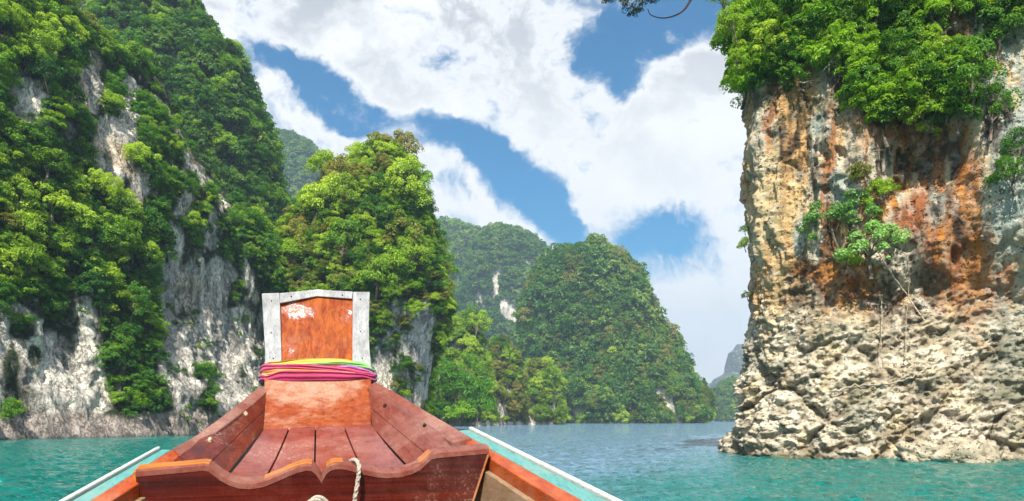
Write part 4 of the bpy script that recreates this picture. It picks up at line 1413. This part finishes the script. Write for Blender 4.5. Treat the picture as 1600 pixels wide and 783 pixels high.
def slab(name, loop, push, mat, parent=boat, bevel=.003):
    """closed prism: an outline of points, pushed by a vector"""
    n = len(loop)
    loop = [Vector(p) for p in loop]
    push = Vector(push)
    V_ = loop + [p + push for p in loop]
    Fc = [tuple(range(n)), tuple(range(2 * n - 1, n - 1, -1))]
    for i in range(n):
        j = (i + 1) % n
        Fc.append((i, i + n, j + n, j))
    bmh = bmesh.new()
    vs = [bmh.verts.new(v) for v in V_]
    for f_ in Fc:
        bmh.faces.new([vs[i] for i in f_])
    bmesh.ops.recalc_face_normals(bmh, faces=bmh.faces)
    me_ = bpy.data.meshes.new(name)
    bmh.to_mesh(me_)
    bmh.free()
    me_.materials.append(mat)
    o_ = bpy.data.objects.new(name, me_)
    COL.objects.link(o_)
    o_.parent = parent
    if bevel:
        bev(o_, bevel)
    return o_


def loft(name, rows, thick, mat, parent=boat, bevel=.003, smooth=False):
    """rows of points (each the same length) for the shown face; thick pushes the other face"""
    m_, n_ = len(rows), len(rows[0])
    thick = Vector(thick)
    bmh = bmesh.new()
    A_ = [[bmh.verts.new(p) for p in r] for r in rows]
    B_ = [[bmh.verts.new(Vector(p) + thick) for p in r] for r in rows]
    for i in range(m_ - 1):
        for j in range(n_ - 1):
            bmh.faces.new((A_[i][j], A_[i][j + 1], A_[i + 1][j + 1], A_[i + 1][j]))
            bmh.faces.new((B_[i][j], B_[i + 1][j], B_[i + 1][j + 1], B_[i][j + 1]))
    for j in range(n_ - 1):
        bmh.faces.new((A_[0][j], B_[0][j], B_[0][j + 1], A_[0][j + 1]))
        bmh.faces.new((A_[-1][j], A_[-1][j + 1], B_[-1][j + 1], B_[-1][j]))
    for i in range(m_ - 1):
        bmh.faces.new((A_[i][0], A_[i + 1][0], B_[i + 1][0], B_[i][0]))
        bmh.faces.new((A_[i][-1], B_[i][-1], B_[i + 1][-1], A_[i + 1][-1]))
    bmesh.ops.recalc_face_normals(bmh, faces=bmh.faces)
    me_ = bpy.data.meshes.new(name)
    bmh.to_mesh(me_)
    bmh.free()
    me_.materials.append(mat)
    if smooth:
        me_.polygons.foreach_set('use_smooth', [True] * len(me_.polygons))
    o_ = bpy.data.objects.new(name, me_)
    COL.objects.link(o_)
    o_.parent = parent
    if bevel:
        bev(o_, bevel)
    return o_


def vp(y):
    return 3.08 + (600 - y) / 150 * .13


# stem below the sash: curved board with flaked edges
ROWS = [(672, 411, 581, 2.74), (655, 412, 580, 2.83), (640, 412, 580, 2.90), (622, 413, 579, 2.98), (605, 413, 580, 3.05), (590, 413, 580, 3.09), (570, 414, 580, 3.12)]
loft('stem', [[B(a + (b - a) * t, y, v) for t in (0, .12, .3, .5, .7, .88, 1)] for y, a, b, v in ROWS], (0, .10, -.03), W_STEM, smooth=False)
# post core behind the panel and the painted frame
loft('post', [[B(415, 575, vp(575) + .025), B(579, 575, vp(575) + .025)], [B(413, 520, vp(520) + .025), B(576, 520, vp(520) + .025)], [B(412, 462, vp(460) + .025), B(576, 460, vp(460) + .025)]],
     (0, .07, .0), W_STEM)
slab('panel', [B(434, 578, vp(578) + .012), B(556, 578, vp(578) + .012), B(556, 460, vp(460) + .012), B(495, 456, vp(460) + .012), B(432, 466, vp(460) + .012)], (0, .018, 0), W_POST)
slab('frame_stile', [B(414, 578, vp(578)), B(440.5, 578, vp(578)), B(439, 520, vp(520)), B(437.5, 474.5, vp(474)), B(436.5, 457.5, vp(457)), B(409, 458.5, vp(458)), B(411.5, 505, vp(505)), B(414, 545, vp(545))], (0, .035, 0), P_WHITE)
slab('frame_stile', [B(550.5, 578, vp(578)), B(581, 578, vp(578)), B(577.5, 545, vp(545)), B(576.5, 505, vp(505)), B(578, 456, vp(456)), B(552, 456, vp(456)), B(551.2, 467, vp(467))], (0, .035, 0), P_WHITE)
slab('frame_rail', [B(437.2, 474, vp(474) + .001), B(495, 463, vp(463) + .001), B(550.5, 467, vp(467) + .001), B(551.5, 455.5, vp(455) + .001), B(520, 454, vp(455) + .001), B(495, 452, vp(452) + .001), B(470, 455, vp(455) + .001), B(437, 458, vp(457) + .001)],
     (0, .032, 0), P_WHITE)
# flaked paint patch on the panel
for (x, y) in ((424, 470), (424, 520), (427, 560), (563, 468), (563, 518), (566, 560), (455, 463), (535, 461)):
    bmh = bmesh.new()
    bmesh.ops.create_icosphere(bmh, subdivisions=1, radius=.0028)
    me_ = bpy.data.meshes.new('nail_head')
    bmh.to_mesh(me_)
    bmh.free()
    me_.materials.append(HOLE)
    o_ = bpy.data.objects.new('nail_head', me_)
    COL.objects.link(o_)
    o_.parent = boat
    o_.location = B(x, y, vp(y) - .0005)
# bow floor planks
fb = [(335, 741), (419, 738), (493.5, 738), (575, 736), (664, 719)]
fa = [(411, 672), (452, 671), (493, 670.5), (537, 669), (581, 668)]
farP = [B(x, y, 2.75) for x, y in fa]
farP = [Vector((p.x, 2.76, EYE - .022 + .04 * p.x)) for p in farP]
nearP = [B(x, 740, 2.03) for x, y in fb]
nearP = [Vector((x_, 2.03, EYE - .172 + .04 * x_)) for x_ in (-.262, -.150, -.014, .128, .262)]
for i in range(4):
    g_ = .0022
    rows = []
    for k_ in range(7):
        t = k_ / 6
        a_, b_2 = nearP[i].lerp(farP[i], t), nearP[i + 1].lerp(farP[i + 1], t)
        lift = -.012 * math.sin(math.pi * t)
        rows.append([a_ + Vector((g_, 0, lift)), a_.lerp(b_2, .5) + Vector((0, 0, lift)), b_2 + Vector((-g_, 0, lift))])
    loft('floor_plank', rows, (0, 0, -.022), W_PINK, bevel=.002)
loft('floor_underlay', [[nearP[0] + Vector((0, 0, -.026)), nearP[4] + Vector((0, 0, -.026))], [farP[0] + Vector((0, 0, -.026)), farP[4] + Vector((0, 0, -.026))]], (0, 0, -.01), HOLE, bevel=0)


# side boards with their caps
def lerp3(a_, b_, t):
    return Vector(a_).lerp(Vector(b_), t)


for side in (-1, 1):
    if side < 0:
        tf, bf = B(417, 611, 3.04), B(411, 672, 2.74)
        tn, bn = B(284, 713, 2.24), nearP[0] + Vector((0, .03, -.005))
        mt = W_BOARD
    else:
        tf, bf = B(575, 606, 3.04), B(581, 668, 2.74)
        tn, bn = B(708, 694, 2.22), nearP[4] + Vector((0, .03, -.005))
        mt = W_BOARD_LIT
    push = Vector((side * .022, 0, -.002))
    sp = .46
    for (lo, hi) in ((0, sp), (sp + .012, 1)):
        rows = [[lerp3(lerp3(bn, bf, t), lerp3(tn, tf, t), lo), lerp3(lerp3(bn, bf, t), lerp3(tn, tf, t), hi)] for t in (0, .25, .5, .75, 1)]
        loft('side_board', rows, push, mt)
    # timber plugs and holes
    for (x, y, v_) in ([(323, 689, 2.32), (384, 648, 2.66)] if side < 0 else [(601, 634, 2.80), (663, 664, 2.40)]):
        # find the board surface
        best = min(((lerp3(lerp3(bn, bf, a / 30), lerp3(tn, tf, a / 30), b / 30)) for a in range(31) for b in range(31)),
                   key=lambda p_: (800 + F * (p_.x * CA - p_.y * SA) / (p_.x * SA + p_.y * CA) - x) ** 2 + (HORY - F * (p_.z - EYE) / (p_.x * SA + p_.y * CA) - y) ** 2)
        bmh = bmesh.new()
        bmesh.ops.create_icosphere(bmh, subdivisions=2, radius=.011 if side < 0 else .009)
        me_ = bpy.data.meshes.new('plug')
        for v__ in bmh.verts:
            v__.co.x *= .55
            v__.co += Vector((random.gauss(0, .0012), random.gauss(0, .0012), random.gauss(0, .0012)))
        bmh.to_mesh(me_)
        bmh.free()
        me_.materials.append(PLUG if side < 0 else HOLE)
        o_ = bpy.data.objects.new('plug', me_)
        COL.objects.link(o_)
        o_.parent = boat
        o_.location = best + Vector((-side * .003, 0, 0))
# caps
capL = [((407, 602, 3.06), (419, 611, 3.03)), ((376, 628, 2.82), (390, 636, 2.80)), ((341, 655, 2.56), (353, 664, 2.54)), ((305, 681, 2.42), (317, 690, 2.40)), ((271, 700, 2.26), (283, 711, 2.24))]
capR = [((586, 596, 3.06), (574, 605, 3.03)), ((618, 613, 2.86), (604, 628, 2.84)), ((662, 640, 2.62), (642, 654, 2.60)), ((700, 662, 2.42), (678, 674, 2.40)), ((737, 684, 2.22), (706, 691, 2.20))]
for cp_, sd in ((capL, -1), (capR, 1)):
    rows = [[B(*a_), B(*b_)] for a_, b_ in cp_]
    # even out the width so it is a real board
    rows = [[r[1] + Vector((sd * .030, 0, (r[0].z - r[1].z) * 1.0)) if abs(r[0].x - r[1].x) < .02 else r[0], r[1]] for r in rows]
    loft('cap_board', rows, (0, 0, -.02), W_CAP)

# rails: orange inner rail, turquoise rail, pale outer strip; run on past the viewer
def rail(name, far_a, far_b, near_a, near_b, vf, vn_, mat, drop=.03, lift=0.0):
    fa_, fb_, na_, nb_ = B(*far_a, vf), B(*far_b, vf), B(*near_a, vn_), B(*near_b, vn_)
    rows = []
    for t in (0, .25, .5, .75, 1.0):
        rows.append([fa_.lerp(na_, t) + Vector((0, 0, lift)), fb_.lerp(nb_, t) + Vector((0, 0, lift))])
    d = (na_ - fa_) / (vf - vn_)
    d2 = (nb_ - fb_) / (vf - vn_)
    for L, sg in ((.8, .75), (1.8, .35), (3.4, .0), (5.0, -.05)):
        rows.append([na_ + Vector((d.x * L * sg * .5, -L, d.z * L * sg)) + Vector((0, 0, lift)), nb_ + Vector((d.x * L * sg * .5, -L, d.z * L * sg)) + Vector((0, 0, lift))])
    return loft(name, rows, (0, 0, -drop), mat), rows


_, rLo = rail('orange_rail', (268, 702), (284, 712), (139, 783), (173, 783), 2.26, 1.86, W_ORANGE, .035)
_, rLt = rail('turquoise_rail', (252, 701), (268, 701), (108, 783), (138, 783), 2.28, 1.86, P_TEAL, .03, -.002)
_, rLw = rail('outer_strip', (246, 699), (251, 700), (94, 783), (104, 783), 2.28, 1.86, P_CREAM, .03, .004)
_, rRo = rail('orange_rail', (717, 674), (706, 680), (913, 783), (874, 783), 2.34, 1.60, W_ORANGE, .035)
_, rRt = rail('turquoise_rail', (731, 670), (717, 672), (954, 783), (914, 783), 2.40, 1.60, P_TEAL, .03, -.002)
_, rRw = rail('outer_strip', (737, 668), (732, 669.5), (970, 783), (957, 783), 2.40, 1.60, P_CREAM, .03, .004)

# hull strakes outside, bare planking inside
def hull(rows, side, inner, mat):
    """rows: points along the top edge, bow to stern"""
    tops = [r for r in rows]
    nb = 5
    for b in range(nb):
        R_ = []
        for p_ in tops:
            rr = []
            for t in (b / nb + .003, (b + 1) / nb):
                zt_ = p_.z - .03
                zb = .05 + (.35 if inner else -.25)
                if p_.y > 2.2:
                    zb = zb + (p_.y - 2.2) * .9
                ub = p_.x * (0.55 if inner else .5)
                cur = 1 - (1 - t) ** .8
                rr.append(Vector((p_.x * 1.0 + (ub - p_.x) * t ** 1.6, p_.y, zt_ + (zb - zt_) * t)))
            R_.append(rr)
        loft('hull_plank', R_, (-side * .018, 0, 0), mat, bevel=.002)


mL = [r[1] for r in rLw]
mR = [r[1] for r in rRw]
capLo = [B(*a_) + Vector((.008, 0, 0)) for a_, b_ in capL][:-1]
capRo = [B(*a_) + Vector((-.008, 0, 0)) for a_, b_ in capR][:-1]
HULLC = wood_mat('hull_outer_paint', (0.16, 0.50, 0.46), (0.22, 0.60, 0.55), (0.45, 0.50, 0.42), .4, 'Y', .5, .1, .2)
hull(capLo + mL[1:], -1, False, W_BOARD)
hull(capRo + mR[1:], 1, False, W_BOARD)
iL = [r[1] + Vector((-.004, 0, 0)) for r in rLo]
iR = [r[1] + Vector((.004, 0, 0)) for r in rRo]
hull(iL, -1, True, W_TAN)
hull(iR, 1, True, W_TAN)
# bilge boards between the inner planking
for j in range(7):
    x0, x1 = -.30 + j * .088, -.30 + (j + 1) * .088 - .004
    slab('bottom_board', [(x0, -3.3, .42), (x1, -3.3, .42), (x1, 2.1, .42), (x0, 2.1, .42)], (0, 0, -.02), W_TAN)
slab('transom', [(-.62, -3.40, 1.28), (.66, -3.40, 1.28), (.36, -3.40, -.2), (-.32, -3.40, -.2)], (0, .04, 0), W_BOARD)

# carved cross beam
PR = [(212, 738), (240, 735.5), (280, 732), (318, 728.5), (326, 730), (334, 736), (344, 744), (358, 751.5), (374, 756.5), (392, 757.5), (412, 754), (434, 745), (452, 737), (468, 731), (479, 728.5), (487, 729.5), (493, 734.5),
      (498, 741), (502.5, 749), (506, 741), (510, 734), (516, 729), (524, 726.5), (536, 726.5), (550, 729.5), (566, 734.5), (588, 739), (606, 740.5), (626, 739), (643, 734.5), (656, 728), (665, 720), (674, 711.5), (684, 709), (700, 707.5), (730, 705), (764, 702)]
VB = 2.0
front_top = [B(x, y, VB) for x, y in PR]
bl, br = B(218, 830, VB), B(722, 830, VB)
loop = front_top + [br, bl]
lm_, rm_ = front_top[0].x, front_top[-1].x
slab_front = slab('cross_beam', [p for p in loop], (0, .012, 0), W_DARK, bevel=0)
# rounded top lip going back and up, lighter worn varnish
back_top = [p + Vector((0, .062, .013)) for p in front_top]
lipr = []
for a_, b_ in zip(front_top, back_top):
    lipr.append([a_ + Vector((0, -.0015, .0012)), a_ + Vector((0, .006, .005)), a_.lerp(b_, .55) + Vector((0, 0, .003)), b_])
lip = loft('beam_top', lipr, (0, 0, -.012), W_CAP, bevel=0, smooth=False)
slab('beam_back', [p + Vector((0, .05, .002)) for p in front_top] + [br + Vector((0, .05, 0)), bl + Vector((0, .05, 0))], (0, .012, 0), W_DARK, bevel=0)
# thin orange strips painting highlights along the beam lip
for (i0, i1) in ((0, 4), (10, 15), (20, 23), (30, 32)):
    R_ = []
    for i in range(i0, i1 + 1):
        a_, b_ = front_top[i], back_top[i]
        R_.append([a_.lerp(b_, .16) + Vector((0, 0, .0048)), a_.lerp(b_, .92) + Vector((0, 0, .0032))])
    loft('lip_highlight', R_, (0, 0, -.003), W_EDGE, bevel=0)
# end caps of the beam
slab('beam_end', [front_top[-1] + Vector((.0, 0, .001)), br + Vector((.0, 0, 0)), br + Vector((0, .06, 0)), back_top[-1]], (.006, 0, 0), W_EDGE, bevel=.001)
slab('beam_end', [front_top[0] + Vector((.0, 0, .001)), bl + Vector((.0, 0, 0)), bl + Vector((0, .06, 0)), back_top[0]], (-.006, 0, 0), W_EDGE, bevel=.001)

# ------------------------------------------------------------------ rope over the beam
ROPE = simple_mat('rope_fibre', (0.46, 0.41, 0.33), .9, 300, .45, .1, .002)


def boat_world(v):
    return Vector((v.x * CA - v.y * SA, v.x * SA + v.y * CA, v.z))


def rope(name, pts, r, label, cat='rope'):
    P3 = smooth_path([boat_world(p) for p in pts], 12)
    base = P3[0].copy()
    root = empty(name, tuple(base))
    tag(root, label, cat)
    n = len(P3)
    # three laid strands
    for sno in range(3):
        path = []
        L = 0
        for i, p_ in enumerate(P3):
            if i:
                L += (P3[i] - P3[i - 1]).length
            t = (P3[min(i + 1, n - 1)] - P3[max(i - 1, 0)]).normalized()
            a_ = t.cross(Vector((0, .3, 1))).normalized()
            b_ = t.cross(a_)
            an = L / (r * 5.5) * 1.0 * math.pi + sno * 2.094
            path.append(p_ - base + (a_ * math.cos(an) + b_ * math.sin(an)) * r * .5)
        v_, f_ = tube_rings(path, [r * .62] * n, 7)
        mesh_obj('strand', v_, f_, ROPE, root, True)
    return root


rope('mooring_rope', [B(530, 742, 2.30), B(540, 731, 2.18), B(546, 722, 2.08), B(553, 718.5, 2.035), B(559, 722, 1.985), B(561, 735, 1.968), B(558, 758, 1.962), B(554, 783, 1.958), B(551, 815, 1.955)], .0052,
     'off-white rope hanging over the carved beam in front of the prow')
rope('rope_knot', [B(480, 800, 1.972), B(485, 786, 1.965), B(494, 780, 1.960), B(504, 781, 1.962), B(511, 789, 1.968), B(512, 803, 1.972)], .0085, 'pale rope loop poking up at the bottom edge, left of the hanging rope')

# ------------------------------------------------------------------ cloth sashes round the prow
def cloth_mat(name, col, col2):
    m, k, o = new_mat(name)
    g = k.new('ShaderNodeTexCoord').outputs['Object']
    f, _ = k.noise(k.vmath('MULTIPLY', g, (3, 3, 40)), 1.5, 4, .6)
    f2_, _ = k.noise(g, 260, 2, .6)
    f9, _ = k.noise(k.vmath('MULTIPLY', g, (9, 9, 90)), 1.0, 4, .65, .6)
    c = k.mix(k.ramp(f, .35, .65), col, col2)
    c = k.mix(k.ramp(f9, .30, .48, .55, 0.0), c, tuple(x * .35 for x in col))
    b = principled(k, o, c, .6, .25, bump(k, k.math('ADD', k.math('ADD', f, f9), k.math('MULTIPLY', f2_, .15)), .8, .004))
    b.inputs['Sheen Weight'].default_value = .3
    return m


CL = {'pink': cloth_mat('pink_satin', (0.341, 0.019, 0.081), (0.459, 0.062, 0.149)), 'magenta': cloth_mat('magenta_satin', (0.260, 0.009, 0.062), (0.384, 0.025, 0.112)), 'yellow': cloth_mat('yellow_satin', (0.484, 0.322, 0.025), (0.533, 0.422, 0.074)),
      'green': cloth_mat('green_satin', (0.12, 0.52, 0.08), (0.30, 0.72, 0.18)), 'purple': cloth_mat('purple_satin', (0.26, 0.10, 0.34), (0.45, 0.20, 0.50)), 'orange': cloth_mat('orange_satin', (0.70, 0.18, 0.05), (0.80, 0.32, 0.10))}
Pc = B(497, 585, 3.16)


def sash(color, keys, width, bulge, label, folds=3, seed=0):
    """keys: (px across, py) of the band's centre line on the front; it runs round the back too"""
    kx = np.array([B(x, y, 3.10).x for x, y in keys])
    kz = np.array([B(x, y, 3.10).z for x, y in keys])
    hw, hd = .186, .060
    n, m_ = 160, 26
    rng = np.random.default_rng(seed)
    ph = rng.random(6) * 6.28
    cx_, cy_ = -.004, 3.16
    Vv = []
    for i in range(n):
        th = 2 * math.pi * i / n
        ct, st_ = math.cos(th), math.sin(th)
        e = .42
        ux = math.copysign(abs(ct) ** e, ct)
        uy = math.copysign(abs(st_) ** e, st_)
        x = ux * hw
        frontf = uy < 0
        z = np.interp(cx_ + x, kx, kz)
        if not frontf:
            z = np.interp(cx_ + x, [kx[0], kx[-1]], [kz[0], kz[-1]])
        nx_, ny_ = ux, uy
        nl_ = math.hypot(nx_, ny_)
        nx_, ny_ = nx_ / nl_, ny_ / nl_
        for j in range(m_):
            t = j / m_ * 2 * math.pi
            # flattened oval cross-section with gathered folds
            vv = math.cos(t) * width * .5
            uu = math.sin(t) * .006 + (.006 if math.sin(t) > 0 else 0)
            fold = (math.sin(vv / width * folds * 6.28 + ph[0] + 1.2 * math.sin(th * 2 + ph[1])) * .0034 + math.sin(vv / width * folds * 13 + ph[4] + 2.2 * math.sin(th * 3 + ph[5])) * .0022) * (1 if math.sin(t) > 0 else .2)
            wv_ = 1 + .30 * math.sin(th * 4 + ph[2])
            r = bulge + uu + fold
            Vv.append((cx_ + x + nx_ * r, cy_ + uy * hd + ny_ * r, z + vv * wv_ + .002 * math.sin(th * 7 + ph[3])))
    Vv = [boat_world(Vector(p)) for p in Vv]
    base = boat_world(Vector((cx_, cy_, kz[0] - .03)))
    Fc = []
    for i in range(n):
        i2 = (i + 1) % n
        for j in range(m_):
            j2 = (j + 1) % m_
            Fc.append((i * m_ + j, i2 * m_ + j, i2 * m_ + j2, i * m_ + j2))
    o_ = mesh_obj('cloth_sash', [v - base for v in Vv], Fc, CL[color], None, True)
    o_.location = base
    s_ = o_.modifiers.new('smooth', 'SUBSURF')
    s_.levels = s_.render_levels = 1
    tag(o_, label, 'sash', 'cloth sashes tied round the prow')


sash('yellow', [(408, 572), (440, 567), (500, 566), (540, 567), (583, 575)], .020, .006, 'yellow sash showing along the top of the wrapped bundle', 1, 1)
sash('green', [(408, 576), (450, 574), (530, 567.5), (556, 569), (583, 579)], .020, .011, 'green sash crossing the upper right of the wrapped bundle', 1, 2)
sash('purple', [(408, 582), (470, 577), (540, 575), (583, 585)], .026, .012, 'purple sash peeping out under the green one', 2, 3)
sash('pink', [(408, 577), (440, 572.5), (490, 575), (540, 580), (583, 588)], .024, .020, 'bright pink upper sash of the wrapped bundle', 2, 4)
sash('orange', [(408, 585), (450, 582), (500, 582), (545, 584), (583, 590)], .022, .018, 'orange-red sash between the two pink ones', 1, 5)
sash('magenta', [(408, 593), (450, 589), (500, 587), (545, 587.5), (583, 591)], .031, .023, 'deep pink lowest sash, widest of the wrapped bundle', 2, 6)

# ------------------------------------------------------------------ labels that would read alike are told apart by height
same = {}
for o_ in list(S.objects):
    if o_.parent is None and o_.get('group') and o_.get('label') and o_.name.split('.')[0] in ('jungle_tree', 'cliff_bush'):
        same.setdefault(o_['label'], []).append(o_)
NUM = ['', 'second ', 'third ', 'fourth ', 'fifth ']
ORD = {2: ['upper one', 'lower one'], 3: ['highest', 'middle one', 'lowest']}
for n_ in range(4, 11):
    ORD[n_] = [NUM[i_] + 'highest' for i_ in range((n_ + 1) // 2)] + [NUM[n_ - 1 - i_] + 'lowest' for i_ in range((n_ + 1) // 2, n_)]
for lb, L in same.items():
    if 1 < len(L) <= 10:
        L.sort(key=lambda o_: -(o_.location.z - EYE) / max(o_.location.y, 1))
        for o_, t in zip(L, ORD[len(L)]):
            o_['label'] = lb + ', ' + t

# ------------------------------------------------------------------ haze
hb = mesh_obj('haze', [(x, y, z) for x in (-2350, 2350) for y in (-1100, 2350) for z in (-3, 290)],
              [(0, 1, 3, 2), (4, 6, 7, 5), (0, 4, 5, 1), (2, 3, 7, 6), (0, 2, 6, 4), (1, 5, 7, 3)])
m, k, o = new_mat('haze_air')
pv = k.new('ShaderNodeVolumePrincipled')
pv.inputs['Color'].default_value = (0.56, 0.77, 1.0, 1)
pv.inputs['Density'].default_value = 0.00042
pv.inputs['Anisotropy'].default_value = 0.2
k.l.new(pv.outputs[0], o.inputs['Volume'])
hb.data.materials.append(m)
tag(hb, 'thin bluish haze over the lake', 'haze', kind='stuff')
